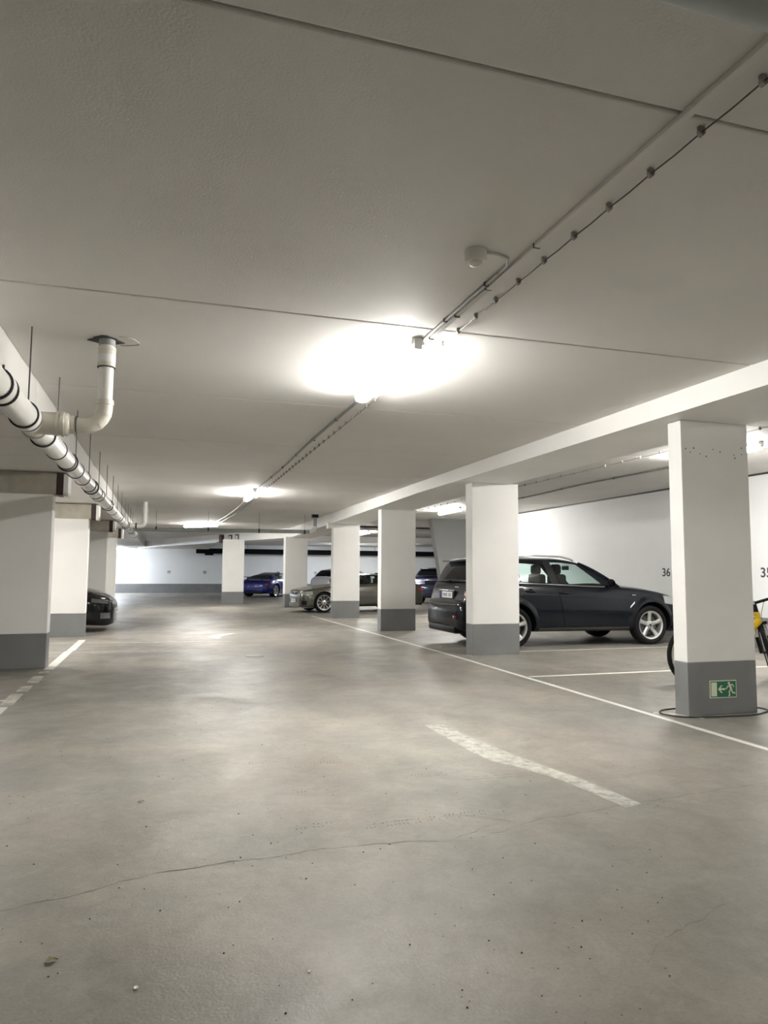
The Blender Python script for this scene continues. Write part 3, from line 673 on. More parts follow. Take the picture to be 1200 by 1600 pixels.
def car(K):
    """x: rear 0 -> front L, y: +left, z up"""
    L, WM = K['L'], K['W']/2; pm = K['paint']
    root = empty('car', (0, 0, 0)); ox = -L/2
    Wt, ZB, ZT, CR = K['wt'], K['zb'], K['zt'], K['cr']
    W = lambda x: WM*pc(Wt, x); zb = lambda x: pc(ZB, x); zt = lambda x: pc(ZT, x)
    def sy(x, z, off=0.0):
        b0, t0 = zb(x), zt(x); zn = max(0, min(1, (z-b0)/(t0-b0))); return W(x)*pc(PROF, zn)+off
    xs = sorted(set([0, .01, .025, .045, .07, .1, .13, .16, .2, .25]+[L-q for q in (0, .01, .025, .045, .07, .1, .14, .19, .25)]+[.3+(L-.6)*i/46 for i in range(47)]))
    # ---- body
    rings = []
    for x in xs:
        b0, t0, c = zb(x), zt(x), pc(CR, x); h = t0-b0; ww = W(x); half = []
        half += [(0, b0), (ww*.5, b0), (ww*.8, b0)]
        half += [(ww*pc(PROF, q), b0+q*h) for q in ZN]
        half += [(ww*.87, t0+c*.10), (ww*.78, t0+c*.35), (ww*.6, t0+c*.65), (ww*.3, t0+c*.92), (0, t0+c)]
        ring_ = [(x+ox, -y, z) for y, z in half]+[(x+ox, y, z) for y, z in half[-2:0:-1]]; rings.append(ring_)
    n = len(rings[0]); b = MB(); V = [p for r in rings for p in r]; F = []; MI = []
    for i in range(len(xs)-1):
        xm = (xs[i]+xs[i+1])/2
        for k in range(n):
            F.append((i*n+k, i*n+(k+1) % n, (i+1)*n+(k+1) % n, (i+1)*n+k))
            mid = .5*(k+.5); kk = k if k < n/2 else n-1-k
            MI.append(1 if (kk < 3 or (kk >= 21 and K['cab'][0]+.04 < xm < K['cab'][1]-.06)) else 0)
    b.add(V, F); b.m = MI
    mh = len(half)
    for ri, sg_, bow in ((0, -1, K.get('bow_r', .02)), (len(xs)-1, 1, K.get('bow_f', .02))):     # bowed end faces
        rg = rings[ri]; z0_, z1_ = rg[0][2], rg[mh-1][2]
        P = []
        for k in range(mh):
            x0, y0, z0 = rg[k]; vz = 1-((z0-z0_)/(z1_-z0_)*2-1)**4
            P.append([(x0+sg_*bow*(1-(q/4)**2)*vz if abs(q) < 4 else x0, y0*-q/4 if y0 else 0.0, z0) for q in range(-4, 5)])
        b.grid(P)
    bo = bmesh.new(); me0 = b.mesh('body', [pm, 'void'], 0); bo.from_mesh(me0); bmesh.ops.remove_doubles(bo, verts=bo.verts[:], dist=1e-5)
    bmesh.ops.dissolve_degenerate(bo, dist=1e-5, edges=bo.edges[:]); bmesh.ops.recalc_face_normals(bo, faces=bo.faces[:]); bo.to_mesh(me0); bo.free()
    body = put(me0, 'body', root, (0, 0, 0))
    cuts = []
    for ax in K['axles']:
        for s_ in (-1, 1):
            y0, y1 = WM-.30, WM+.1
            c = MB().lathe([(K['ra'], min(s_*y0, s_*y1)), (K['ra'], max(s_*y0, s_*y1))], (ax+ox, 0, K['r']+K.get('archdz', .0)), 'y', 48).build('cut', 'void'); cuts.append(c)
    bool_cut(body, cuts); me = body.data
    me.shade_smooth(); me.set_sharp_from_angle(angle=math.radians(K.get('sharp', 28)))
    # ---- arch lips
    for ax in K['axles']:
        for s_ in (-1, 1):
            P = []; zc = K['r']+K.get('archdz', 0)
            for i in range(25):
                a = -0.10+(PI+.2)*i/24
                row = []
                for rr_, off in ((K['ra']-.012, -.03), (K['ra']-.008, .012+K.get('flare', 0)), (K['ra']+.022, .014+K.get('flare', 0)), (K['ra']+.05, .006+K.get('flare', 0)*.7), (K['ra']+.10, .002)):
                    x = ax+rr_*math.cos(a); z = zc+rr_*math.sin(a); row.append((x+ox, s_*sy(min(max(x, .02), L-.02), min(z, zt(x)-.02), off), z))
                if min(p[2] for p in row) > zb(ax)+.02: P.append(row)
            MB().grid(P).build('wheel_arch', pm, root, smooth=60)
    # ---- door skins
    for nm, xl0, xl1, xr0, xr1, z0, lab in K['doors']:     # x at bottom / top for left & right edges
        for s_ in (-1, 1):
            P = []
            for j in range(13):
                t = j/12; P.append([])
                for i in range(9):
                    u = i/8; xa = xl0+(xl1-xl0)*t; xb_ = xr0+(xr1-xr0)*t
                    if K.get('arch_door') and i == 0:
                        ax0 = K['axles'][0]; zc = K['r']; 
                    x = xa+(xb_-xa)*u; z = z0+(zt(x)-.008-z0)*t
                    # keep clear of rear wheel arch
                    ax0 = K['axles'][0]; R_ = K['ra']+.07; dz = z-K['r']
                    if abs(dz) < R_: 
                        lim = ax0+math.sqrt(R_*R_-dz*dz); xa2 = max(xa, lim); x = xa2+(xb_-xa2)*u
                    z = z0+(zt(x)-.008-z0)*t
                    P[-1].append((x+ox, s_*sy(x, z, .006), z))
            dd = MB().skin(P, (0, s_*.012, 0)).build('door', pm, root, smooth=35)
            hx = (xr1 if False else xl1)+.13; hz = zt(hx)-.13
            hm_ = MB(); yy_ = sy(hx, hz)
            hm_.tube([(hx+ox-.09, s_*(yy_+.004), hz), (hx+ox-.06, s_*(yy_+.035), hz+.004), (hx+ox+.06, s_*(yy_+.035), hz-.004), (hx+ox+.09, s_*(yy_+.004), hz-.006)], .013, 8)
            hm_.lathe([(.05, -.002), (.05, .002)], (hx+ox, s_*(yy_+.007), hz), 'y', 16, mi=1)
            hm_.build('door_handle', [K.get('handle', pm), 'black'], dd, smooth=50)
    # ---- greenhouse
    ZRf, YR = K['zr'], K['yr']
    def side(xb_, xr_, v, off=0.0):
        zb_, zr_ = zt(xb_), pc(ZRf, xr_); yb_, yr_ = W(xb_)*.905, pc(YR, xr_)
        return (xb_+(xr_-xb_)*v+ox, yb_+(yr_-yb_)*v+.018*4*v*(1-v)+off, zb_+(zr_-zb_)*v)
    lines = K['lines']    # (xb, xr) ; K['cells'][i] in 'p' pillar, 'g' glass, 'd' dark glass, 'b' black pillar
    pill = MB(); blks = {-1: MB(), 1: MB()}; v0, v1 = .05, .90
    for i, ce in enumerate(K['cells']):
        (a0, c0), (a1, c1) = lines[i], lines[i+1]; nx = 8
        for s_ in (-1, 1):
            blk = blks[s_]
            def strip(va, vb, nv, tgt, off=0, inset=0):
                P = []
                for j in range(nv+1):
                    v = va+(vb-va)*j/nv
                    row = []
                    for k in range(nx+1):
                        u = k/nx; p = side(a0+(a1-a0)*u, c0+(c1-c0)*u, v, off); row.append((p[0], s_*p[1], p[2]))
                    P.append(row)
                return P
            if ce in 'pb':
                (pill if ce == 'p' else blk).grid(strip(0, 1, 8, 0)); 
            else:
                blk.grid(strip(-.03, v0, 1, 0)); pill.grid(strip(v1, 1, 2, 0))
                q = MB().grid(strip(v0-.01, v1+.01, 6, 0, -.006)); q.build('side_window', 'glass' if ce == 'g' else 'glassdark', root, smooth=50, fix=False)
                for vv in (v0, v1):
                    P = strip(vv, vv+.001, 1, 0, .001)[0]; blk.tube(P, .006, 5)
    for s_ in (-1, 1):      # belt trim
        P = [(x+ox, s_*(W(x)*.905+.008), zt(x)+.004) for x in [lines[1][0]+(lines[-2][0]-lines[1][0])*i/20 for i in range(21)]]
        MB().tube(P, .009, 6).build('belt_trim', K.get('trim', 'chrome'), root, smooth=60)
    # roof
    xa, xb_ = lines[0][1], lines[-1][1]; P = []
    for i in range(25):
        x = xa+(xb_-xa)*i/24; yr_, z = pc(YR, x), pc(ZRf, x); row = []
        for j in range(17):
            u = -1+2*j/16; row.append((x+ox-K.get('rcurve', .06)*0, yr_*math.copysign(abs(u)**.9, u), z+K['rc']*(1-abs(u)**2.6)))
        P.append(row)
    pill.grid(P)
    # windscreen and rear window
    def screen(xc, xr_, kc, kr, vmin, vmax, off=0, nn=12, umax=1.0):
        P = []
        for j in range(9):
            v = vmin+(vmax-vmin)*j/8; row = []
            for i in range(nn+1):
                u = (-1+2*i/nn)*umax
                pb = (xc+kc*(1-u*u), W(xc)*.905*u, zt(xc)+pc(CR, xc)*(1-u*u)*.6)
                pt = (xr_+kr*(1-u*u)*0, pc(YR, xr_)*u, pc(ZRf, xr_)+K['rc']*(1-abs(u)**2.6))
                row.append((pb[0]+(pt[0]-pb[0])*v+ox, pb[1]+(pt[1]-pb[1])*v, pb[2]+(pt[2]-pb[2])*v+.03*4*v*(1-v)*K.get('sb', 1)))
            P.append(row)
        return P
    MB().grid(screen(lines[-1][0], lines[-1][1], K.get('kw', .12), 0, 0, 1)).build('windscreen', 'glass', root, smooth=60, fix=False)
    rv = K.get('rearv', .12)
    MB().grid(screen(lines[0][0], lines[0][1], -K.get('kb', .05), 0, rv, .9, umax=.9)).build('rear_window', K.get('rearglass', 'glassdark'), root, smooth=60, fix=False)
    for a_, b2_ in ((0, rv), (.9, 1)): pill.grid(screen(lines[0][0], lines[0][1], -K.get('kb', .05), 0, a_, b2_))
    for s_ in (-1, 1):
        Q = screen(lines[0][0], lines[0][1], -K.get('kb', .05), 0, rv, .9, nn=20)
        pill.grid([r_[:2] if s_ < 0 else r_[-2:] for r_ in Q])
        Q = screen(lines[-1][0], lines[-1][1], K.get('kw', .12), 0, 0, 1)
        P = [(r_[0] if s_ < 0 else r_[-1]) for r_ in Q]; pill.tube(P, .028, 6)
    pill.build('cabin_shell', pm, root, smooth=35, fix=True); [blks[q].build('window_frame', 'black', root, smooth=40) for q in (-1, 1)]
    # ---- interior
    if K.get('interior'):
        for (sx, syy, wv, nm) in K['interior']:
            s = MB(); zf = zt(sx)
            s.box(sx+ox-.08, sx+ox+.06, syy-wv/2, syy+wv/2, zf-.35, zf+.20, ch=.05); s.build('seat', 'seat', root, smooth=50)
            for hy in ([syy] if wv < .7 else [syy-.36, syy+.36]):
                MB().box(sx+ox-.09, sx+ox+.03, hy-.13, hy+.13, zf+.19, zf+.38, ch=.05).build('headrest', 'seat', root, smooth=50)
        dx = lines[-1][0]-.42
        MB().box(dx+ox, dx+ox+.4, -WM*.8, WM*.8, zt(dx)-.25, zt(dx)+.02, ch=.06).build('dashboard', 'seat', root, smooth=50)
        st = [(dx+ox-.16+.10*math.sin(a)*.5, .36+.18*math.cos(a), zt(dx)+.0+.16*math.sin(a)) for a in [2*PI*k/20 for k in range(20)]]
        MB().tube(st, .014, 6, closed=True).build('steering_wheel', 'black', root, smooth=60)
        MB().box(lines[-1][1]+ox+.10, lines[-1][1]+ox+.13, -.11, .11, pc(ZRf, lines[-1][1])-.12, pc(ZRf, lines[-1][1])-.04, ch=.01).build('rear_view_mirror', 'black', root)
    # ---- wheels
    tm_, rm_, dm_ = make_wheel(K['r'], K['rr'], K['tw'], K['spokes'], K['sw'], K.get('style', 0))
    for ax in K['axles']:
        for s_ in (-1, 1):
            t = put(tm_, 'wheel', root, (ax+ox, s_*(WM-K['tw']/2-.012), K['r']), 0 if s_ < 0 else PI)
            put(rm_, 'rim', t, (0, 0, 0)); put(dm_, 'brake_disc', t, (0, 0, 0))
    # ---- lights hugging the corners
    def patch(name, mat, x0, x1, z0, z1, off=.006, sides=(-1, 1), nx=10, slope=0, lab=None):
        for s_ in sides:
            P = []
            for j in range(7):
                t = j/6; P.append([])
                for i in range(nx+1):
                    x = x0+(x1-x0)*i/nx; z = z0+(z1-z0)*t+slope*(x-x0); z = min(z, zt(x)+.0); P[-1].append((x+ox, s_*sy(x, z, off), z))
            MB().skin(P, (0, s_*.01, 0)).build(name, mat, root, smooth=40, label=lab)
    for a in K.get('patches', []): patch(*a)
    # ---- mirrors
    mx = K['mirror']
    for s_ in (-1, 1):
        z = zt(mx)+.07; yy_ = W(mx)*.905
        m = MB(); P = []
        for i in range(7):
            t = i/6; r_ = math.sin(PI*(.12+.78*t))**.6; P.append([(mx+ox+.02-.10*r_*.6+.10*r_*(1-math.cos(2*PI*k/12))*.6, s_*(yy_+.06+.17*t), z+.075*r_*math.sin(2*PI*k/12)) for k in range(13)])
        m.grid(P); m.box(mx+ox-.02, mx+ox+.05, min(s_*(yy_-.01), s_*(yy_+.09)), max(s_*(yy_-.01), s_*(yy_+.09)), z-.07, z-.03, ch=.01)
        m.build('wing_mirror', K.get('mirrormat', pm), root, smooth=50)
    # ---- plates
    for (px, pzz, fr) in K.get('plates', []):
        d_ = 1 if fr else -1; x0 = px+ox
        pl = MB().box(x0-.006, x0+.006, -.26, .26, pzz-.055, pzz+.055).build('licence_plate', 'plate', root)
        MB().box(x0+d_*.007-.001, x0+d_*.007+.001, (-.26 if fr else .215), (-.215 if fr else .26), pzz-.055, pzz+.055).build('country_strip', 'plateblue', pl)
        sm = MB()
        for k in range(7):
            if k == 2: continue
            yk = -.17+.055*k; sm.box(x0+d_*.007-.001, x0+d_*.007+.001, yk-.016, yk+.016, pzz-.03, pzz+.03)
        sm.build('plate_print', 'plategrey', pl)
    for (nm, mt, x0, x1, y0, y1, z0, z1, ch) in K.get('boxes', []):
        MB().box(x0+ox, x1+ox, y0, y1, z0, z1, ch=ch).build(nm, mt, root, smooth=40)
    for (nm, mt, pts_, r_) in K.get('tubes', []):
        MB().tube([(p[0]+ox, p[1], p[2]) for p in pts_], r_, 10).build(nm, mt, root, smooth=60)
    return root
def setcar(o, x, y, rz, label, group=None):
    o.location = (x, y, 0); o.rotation_euler = (0, 0, rz); tag(o, label, 'car', group); return o

# ---- dark grey SUV
L = 4.52
suv = dict(L=L, W=1.84, paint='p_suv', axles=(.965, 3.72), r=.352, rr=.25, tw=.235, ra=.405, archdz=.02, flare=.022, spokes=5, sw=.125,
    wt=[(0, .70), (.02, .79), (.06, .875), (.12, .93), (.25, .97), (.6, .99), (1.2, 1), (3.6, 1), (4.0, .975), (4.25, .93), (4.4, .86), (4.48, .76), (L, .66)],
    zb=[(0, .36), (.05, .31), (.3, .27), (.9, .27), (3.9, .25), (4.3, .22), (L, .27)],
    zt=[(0, .70), (.03, .745), (.07, .77), (.11, .80), (.14, .92), (.19, 1.06), (.26, 1.12), (.6, 1.11), (1.0, 1.10), (1.83, 1.07), (2.6, 1.04), (3.05, 1.03), (3.59, .985), (3.87, .945), (4.1, .90), (4.3, .84), (4.42, .76), (L, .64)],
    cr=[(0, .02), (.2, .02), (.5, .0), (2.9, .03), (3.1, .06), (3.8, .06), (4.3, .05), (L, .02)],
    cab=(.22, 3.2), bow_r=.07, bow_f=.05,
    zr=[(.40, 1.475), (.7, 1.50), (1.2, 1.515), (1.9, 1.515), (2.2, 1.49), (2.40, 1.455)],
    yr=[(.4, .60), (.8, .64), (1.6, .66), (2.4, .60)], rc=.045,
    lines=[(.24, .40), (.42, .55), (1.02, .98), (1.16, 1.08), (1.74, 1.62), (1.90, 1.76), (2.80, 2.26), (3.10, 2.40)],
    cells='pdpgbgp', kw=.10, kb=.06, rearv=.06, sb=1.2,
    doors=[('d', 1.13, 1.16, 1.93, 1.79, .36, ''), ('d', 1.95, 1.81, 3.05, 2.98, .36, '')],
    interior=[(1.18, 0, 1.2, 's'), (2.12, -.36, .5, 's'), (2.12, .36, .5, 's')],
    mirror=2.82, mirrormat='black', handle='p_suv', trim='alu',
    patches=[('tail_light', 'red', .13, .42, .78, .86, .012), ('tail_light', 'orange', .13, .38, .865, .90, .012), ('tail_light', 'red', .17, .40, .905, .98, .012),
             ('head_light', 'lens', 4.03, 4.42, .74, .88, .010, (-1, 1), 12, -.12), ('door_moulding', 'p_suv', 1.42, 3.32, .53, .59, .016), ('shoulder_crease', 'p_suv', 1.05, 3.45, .925, .945, .013, (-1, 1), 20, -.058), ('fender_vent', 'chrome', 3.26, 3.36, .66, .69, .012, (-1, 1), 4, .9),
             ('side_sill', 'darksteel', 1.45, 3.25, .285, .335, .012), ('rear_bumper_skirt', 'black', .01, .50, .36, .46, .012), ('front_bumper_skirt', 'black', 4.18, 4.5, .28, .40, .012)],
    plates=[(.105, .885, False)],
    boxes=[('roof_spoiler', 'p_suv', .26, .48, -.60, .60, 1.475, 1.515, .012), ('tailgate_trim', 'chrome', .085, .115, -.35, .35, .955, .975, .005), ('plate_recess', 'black', .10, .13, -.34, .34, .81, .955, .01),
           ('rear_skid', 'black', -.02, .3, -.62, .62, .24, .37, .04), ('bumper_step', 'darksteel', -.008, .12, -.66, .66, .715, .735, .006), ('grille', 'darksteel', 4.45, 4.53, -.36, .36, .52, .74, .02),
           ('tail_light', 'red', .125, .28, -.86, -.72, .80, .965, .02), ('lens_band', 'orange', .120, .25, -.85, -.73, .875, .90, .004), ('rear_reflector', 'red', -.028, .06, -.66, -.58, .50, .545, .006), ('badge', 'chrome', .088, .10, -.56, -.40, 1.02, 1.035, .003), ('fender_badge', 'chrome', 3.30, 3.38, -.935, -.915, .885, .90, .002), ('wiper', 'black', .14, .17, -.02, .42, 1.115, 1.14, .008)],
    tubes=[('roof_rail', 'chrome', [(.65, s*.60, 1.51), (.78, s*.60, 1.565), (1.5, s*.61, 1.585), (2.05, s*.60, 1.57), (2.25, s*.59, 1.53), (2.32, s*.585, 1.50)], .017) for s in (-1, 1)]
        + [('roof_antenna', 'black', [(.7, 0, 1.55), (.55, 0, 1.60)], .008)])
setcar(car(suv), 4.72+L/2, 10.93+.92, 0, 'dark grey SUV with silver roof rails parked nose to the numbered wall')

# ---- olive grey coupe (nose towards the aisle)
L = 4.49
cp_ = dict(L=L, W=1.78, paint='p_olive', axles=(.90, 3.71), r=.33, rr=.245, tw=.235, ra=.365, archdz=.01, spokes=10, sw=.036, sharp=28,
    wt=[(0, .70), (.03, .80), (.1, .88), (.3, .95), (.8, 1), (3.6, 1), (4.0, .965), (4.25, .90), (4.4, .80), (4.46, .70), (L, .60)],
    zb=[(0, .30), (.3, .22), (.9, .2), (3.9, .17), (4.3, .14), (L, .17)],
    zt=[(0, .66), (.04, .80), (.1, .89), (.3, .93), (.8, .93), (1.5, .925), (2.4, .90), (3.0, .88), (3.5, .85), (3.9, .80), (4.2, .755), (4.36, .715), (4.45, .65), (L, .56)],
    cr=[(0, .0), (.2, .03), (.8, .03), (2.6, .03), (3.0, .06), (3.8, .06), (4.2, .04), (L, .02)],
    cab=(.85, 3.0),
    zr=[(1.25, 1.20), (1.6, 1.235), (2.0, 1.25), (2.3, 1.225)], yr=[(1.2, .52), (1.8, .57), (2.3, .54)], rc=.04,
    lines=[(.80, 1.25), (.98, 1.33), (1.58, 1.55), (1.64, 1.62), (2.62, 2.18), (2.95, 2.30)], cells='pgbgp', kw=.12, kb=.05, rearv=.1,
    doors=[('d', 1.62, 1.62, 2.88, 2.72, .34, '')], interior=[(1.35, 0, 1.1, 's'), (2.0, -.34, .5, 's'), (2.0, .34, .5, 's')], mirror=2.60, mirrormat='p_olive',
    patches=[('head_light', 'lens', 4.10, 4.41, .58, .70, .006, (-1, 1), 10, -.06), ('turn_signal', 'lensdark', 3.98, 4.085, .66, .72, .006), ('tail_light', 'red', .02, .25, .70, .82, .006),
             ('side_sill', 'black', 1.3, 3.2, .20, .235, .012), ('air_intake', 'black', 4.30, 4.44, .26, .38, .006), ('rubbing_strip', 'p_olive', 1.35, 3.2, .50, .53, .012), ('front_lip', 'alu', 4.05, 4.47, .155, .175, .02)],
    plates=[(4.515, .38, True), (.0, .6, False)],
    boxes=[('grille', 'black', 4.38, 4.485, -.26, -.03, .52, .66, .02), ('grille', 'black', 4.38, 4.485, .03, .26, .52, .66, .02), ('grille_surround', 'chrome', 4.40, 4.470, -.28, .28, .655, .668, .004),
           ('air_intake', 'black', 4.40, 4.497, -.42, .42, .20, .33, .02), ('rear_skid', 'black', -.01, .3, -.6, .6, .2, .32, .03)])
coupe = car(cp_); coupe.scale = (.96, .96, .96)
setcar(coupe, 6.10, 22.95, math.radians(187), 'olive grey coupe with ten-spoke wheels parked nose to the aisle')

# ---- black car left
L = 4.4
bl = dict(L=L, W=1.80, paint='p_black', axles=(.85, 3.48), r=.325, rr=.23, tw=.22, ra=.36, archdz=.01, spokes=5, sw=.07,
    wt=[(0, .72), (.05, .84), (.3, .95), (.8, 1), (3.5, 1), (3.9, .96), (4.15, .89), (4.3, .80), (4.37, .70), (L, .60)],
    zb=[(0, .3), (.3, .2), (3.9, .15), (4.25, .13), (L, .17)],
    zt=[(0, .75), (.04, .9), (.2, .98), (.6, .99), (2.2, .95), (2.9, .93), (3.3, .90), (3.8, .84), (4.1, .775), (4.28, .71), (4.36, .64), (L, .56)],
    cr=[(0, .0), (.3, .02), (2.6, .03), (3.0, .07), (3.8, .06), (L, .02)], cab=(.3, 2.95),
    zr=[(.55, 1.36), (1.2, 1.42), (1.8, 1.41), (2.05, 1.38)], yr=[(.55, .54), (1.4, .58), (2.05, .55)], rc=.04,
    lines=[(.25, .55), (.5, .7), (1.15, 1.1), (1.22, 1.18), (1.7, 1.62), (1.78, 1.7), (2.6, 1.98), (2.95, 2.1)], cells='pdbdbdp',
    doors=[('d', 1.17, 1.18, 1.76, 1.70, .34, ''), ('d', 1.79, 1.73, 2.88, 2.75, .34, '')], mirror=2.6,
    patches=[('head_light', 'lensdark', 3.98, 4.30, .62, .70, .006, (-1, 1), 10, -.12), ('tail_light', 'red', .02, .25, .70, .85, .006), ('air_intake', 'lensdark', 4.16, 4.34, .28, .40, .006)],
    plates=[(4.425, .42, True), (.0, .6, False)],
    boxes=[('grille', 'lensdark', 4.30, 4.41, -.40, .40, .44, .58, .02), ('grille_trim', 'chrome', 4.36, 4.418, -.38, .38, .55, .562, .004), ('air_intake', 'black', 4.3, 4.405, -.5, .5, .22, .34, .02), ('front_lip', 'chrome', 4.33, 4.41, -.55, .55, .205, .218, .004)])
setcar(car(bl), -1.02-L/2, 15.75+.9, 0, 'black car with only its nose visible past the left-hand pillar')

# ---- blue sports car
L = 4.3
bs = dict(L=L, W=1.80, paint='p_blue', axles=(.85, 3.30), r=.335, rr=.24, tw=.28, ra=.365, archdz=.01, spokes=5, sw=.05, style=1,
    wt=[(0, .74), (.04, .84), (.15, .92), (.5, .99), (.9, 1), (1.7, .95), (3.3, .96), (3.8, .92), (4.15, .80), (L, .60)],
    zb=[(0, .28), (.3, .18), (3.9, .15), (L, .2)],
    zt=[(0, .62), (.04, .72), (.15, .80), (.5, .87), (.85, .89), (1.4, .87), (2.2, .85), (3.0, .80), (3.4, .77), (3.9, .66), (4.2, .5), (L, .42)],
    cr=[(0, .0), (.2, .02), (1.0, .04), (2.6, .03), (3.8, .0), (L, .02)], cab=(.75, 2.75),
    zr=[(1.25, 1.13), (1.6, 1.19), (1.9, 1.19), (2.1, 1.16)], yr=[(1.2, .46), (1.8, .53), (2.1, .50)], rc=.05,
    lines=[(.62, 1.25), (.9, 1.32), (1.35, 1.52), (1.40, 1.58), (2.35, 1.95), (2.72, 2.05)], cells='pgbgp', kw=.12, kb=.08, rearv=.15, rearglass='glassdark', sb=1.5,
    doors=[('d', 1.42, 1.46, 2.55, 2.40, .3, '')], interior=[(1.85, -.34, .5, 's'), (1.85, .34, .5, 's')], mirror=2.35,
    patches=[('tail_light', 'red', .03, .20, .60, .68, .008), ('head_light', 'lens', 3.95, 4.15, .5, .6, .006)],
    plates=[(-.01, .50, False)],
    boxes=[('rear_diffuser', 'black', -.02, .2, -.6, .6, .17, .32, .03), ('rear_light_bar', 'red', -.006, .03, -.5, .5, .615, .64, .005), ('rear_wing', 'black', .10, .36, -.72, .72, .99, 1.015, .01),
           ('wing_strut', 'black', .2, .28, -.45, -.42, .78, 1.0, .004), ('wing_strut', 'black', .2, .28, .42, .45, .78, 1.0, .004)])
setcar(car(bs), 5.55, 37.6, math.radians(50), 'bright blue sports car with a rear wing beside the far wall')

# ---- navy SUV
nv = dict(suv); nv['paint'] = 'p_navy'; nv['boxes'] = [tuple('p_navy' if q == 'p_suv' else q for q in b_) for b_ in suv['boxes'] if b_[0] not in ('badge', 'fender_badge')]; nv['tubes'] = []; nv['interior'] = None
nv['plates'] = [(-.01, .52, False)]; nv['handle'] = 'p_navy'; nv['cells'] = 'pdpdbdp'; nv['zr'] = [(a, z_-.06) for a, z_ in suv['zr']]; nv['trim'] = 'black'
nv['boxes'] = [(b_[0], b_[1], b_[2], b_[3], b_[4], b_[5], b_[6]-(.06 if b_[0] == 'roof_spoiler' else 0), b_[7]-(.06 if b_[0] == 'roof_spoiler' else 0), b_[8]) for b_ in nv['boxes']]
setcar(car(nv), 11.9, 29.2, math.radians(52), 'navy blue SUV seen from behind between two right-hand pillars')
# ---- silver hatchback
sv = dict(bl); sv['paint'] = 'p_silver'; sv['doors'] = bl['doors']; sv['plates'] = [(.0, .6, False)]; sv['patches'] = [('head_light', 'lens', 4.0, 4.3, .60, .70, .006), ('tail_light', 'red', .03, .30, .74, .97, .008)]
setcar(car(sv), 9.35, 36.3, math.radians(30), 'silver hatchback with red tail light behind the olive grey coupe')

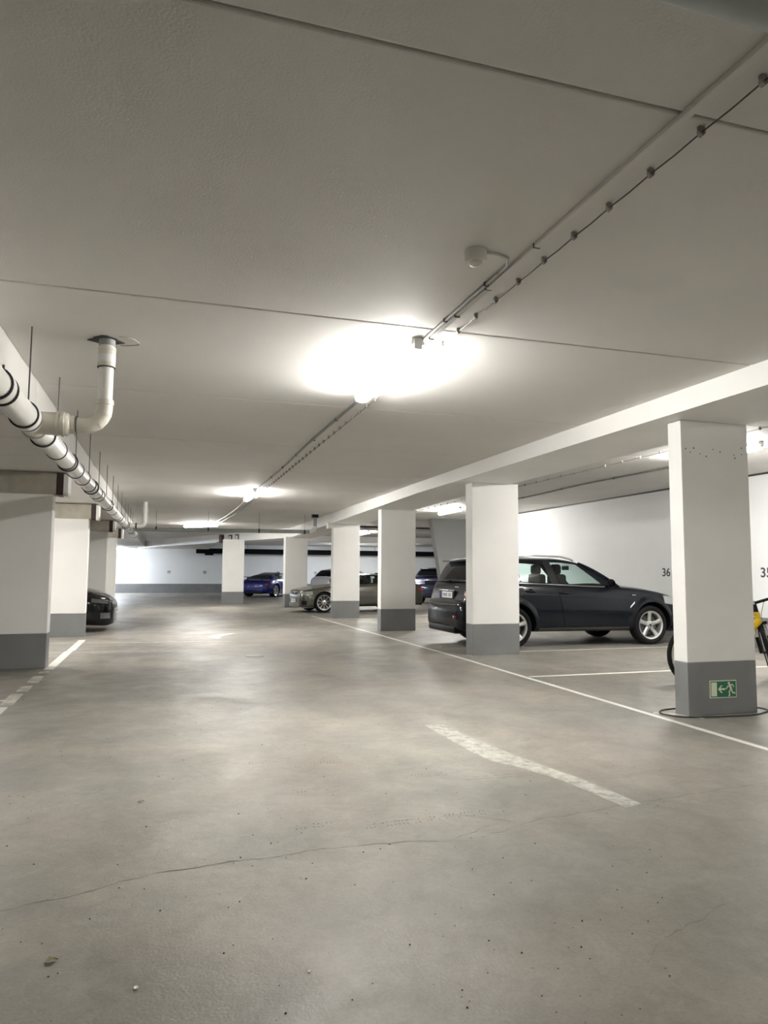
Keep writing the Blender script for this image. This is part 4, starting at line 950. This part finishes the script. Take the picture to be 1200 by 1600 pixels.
# ================================================================ BICYCLE
def bicycle():
    o = empty('bicycle', (0, 0, 0)); r = .335
    def wheel(parent, c, sp_r=r):
        t = MB().lathe([(r-.045, .014), (r-.02, .026), (r-.004, .016), (r, 0), (r-.004, -.016), (r-.02, -.026), (r-.045, -.014)], (0, 0, 0), 'y', 40, closed=True)
        wo = t.build('wheel', 'tyre', parent, smooth=60, loc=c)
        MB().lathe([(r-.048, .013), (r-.040, .013), (r-.040, -.013), (r-.048, -.013), (r-.064, -.006), (r-.064, .006)], (0, 0, 0), 'y', 40, closed=True).build('rim', 'alu', wo, smooth=50)
        s = MB()
        for k in range(28):
            a = 2*PI*k/28; sd = .022 if k % 2 else -.022; s.tube([(.02*math.cos(a+.6), sd, .02*math.sin(a+.6)), ((r-.055)*math.cos(a), 0, (r-.055)*math.sin(a))], .0012, 4)
        sp = s.build('spokes', 'steel', wo); tag(sp, kind='stuff')
        MB().lathe([(.018, -.045), (.018, .045)], (0, 0, 0), 'y', 14).build('hub', 'black', wo, smooth=50)
        return wo
    wheel(o, (-.60, 0, r))
    T = lambda pts_, r_, nm, mt: MB().tube(pts_, r_, 12).build(nm, mt, o, smooth=60)
    bb = (-.08, 0, .30); st = (-.24, 0, .78); h0 = (.40, 0, .70); h1 = (.365, 0, .82)
    T([bb, (.395, 0, .715)], [.028, .046], 'down_tube', 'yellow'); T([(-.235, 0, .73), (.37, 0, .80)], [.018, .024], 'top_tube', 'yellow')
    T([bb, st], .018, 'seat_tube', 'yellow'); T([h0, h1], .034, 'head_tube', 'yellow')
    for s_ in (-1, 1):
        T([(-.60, s_*.05, r), (-.1, s_*.03, .30)], .010, 'chain_stay', 'yellow'); T([(-.60, s_*.05, r), (-.235, s_*.02, .71)], .009, 'seat_stay', 'yellow')
    T([st, (-.275, 0, .92)], .014, 'seat_post', 'black')
    MB().tube([(-.42, 0, .935), (-.35, 0, .94), (-.2, 0, .935), (-.12, 0, .925)], [.05, .065, .03, .015], 12).build('saddle', 'black', o, smooth=60)
    MB().lathe([(.09, -.002), (.09, .002)], (bb[0], -.05, bb[2]), 'y', 24).build('chainring', 'darksteel', o)
    T([(bb[0], -.06, bb[2]), (bb[0]+.05, -.07, bb[2]-.16)], .009, 'crank', 'black'); T([(bb[0], .06, bb[2]), (bb[0]-.05, .07, bb[2]+.16)], .009, 'crank', 'black')
    MB().box(bb[0]+.0, bb[0]+.1, -.17, -.08, bb[2]-.175, bb[2]-.155, ch=.004).build('pedal', 'black', o)
    T([(-.1, .04, .3), (-.2, .12, .01)], .008, 'kickstand', 'black')
    # steered assembly
    st_ = empty('fork', (0, 0, 0), 0, o); st_.matrix_local = Matrix.Translation((.604, 0, 0)) @ Matrix.Rotation(math.radians(50), 4, Vector((-.28, 0, .96))) @ Matrix.Translation((-.221, 0, 0))
    F = lambda pts_, r_, nm, mt: MB().tube(pts_, r_, 12).build(nm, mt, st_, smooth=60)
    for s_ in (-1, 1):
        F([(.03, s_*.065, .68), (.075, s_*.065, .50)], .016, 'stanchion', 'alu'); F([(.07, s_*.065, .53), (.125, s_*.06, .335)], .022, 'fork_leg', 'black')
    MB().box(-.0, .065, -.085, .085, .66, .70, ch=.012).build('fork_crown', 'black', st_, smooth=50)
    MB().tube([(.06, -.065, .53), (.05, -.06, .60), (.05, 0, .625), (.05, .06, .60), (.06, .065, .53)], .011, 8).build('brake_arch', 'alu', st_, smooth=60)
    MB().box(.0, .05, -.035, .035, .58, .66, ch=.01).build('brake', 'black', st_)
    F([(.0, 0, .80), (-.01, 0, .90), (.06, 0, .935)], .027, 'stem', 'black')
    F([(.04, -.31, .965), (.05, -.12, .945), (.06, -.04, .935), (.06, .04, .935), (.05, .12, .945), (.04, .31, .965)], .018, 'handlebar', 'black')
    for s_ in (-1, 1):
        F([(.04, s_*.31, .965), (.045, s_*.20, .955)], .024, 'grip', 'black'); F([(.05, s_*.16, .95), (.10, s_*.20, .93), (.10, s_*.30, .93)], .006, 'brake_lever', 'black')
        F([(.07, s_*.16, .945), (.17, s_*.12, .93), (.20, s_*.06, .80), (.12, s_*.03, .68), (.06, s_*.02, .62)], .003, 'brake_cable', 'black')
    F([(.05, -.30, .97), (.02, -.33, 1.0), (.06, -.34, 1.05)], .012, 'bar_end', 'black')
    wheel(st_, (.125, 0, r))
    return o
bk = bicycle(); bk.location = (6.50, 6.95, 0); bk.rotation_euler = (0, 0, 0)
tag(bk, 'yellow mountain bike with black suspension fork behind the exit sign pillar', 'bicycle')
bpy.context.view_layer.update()
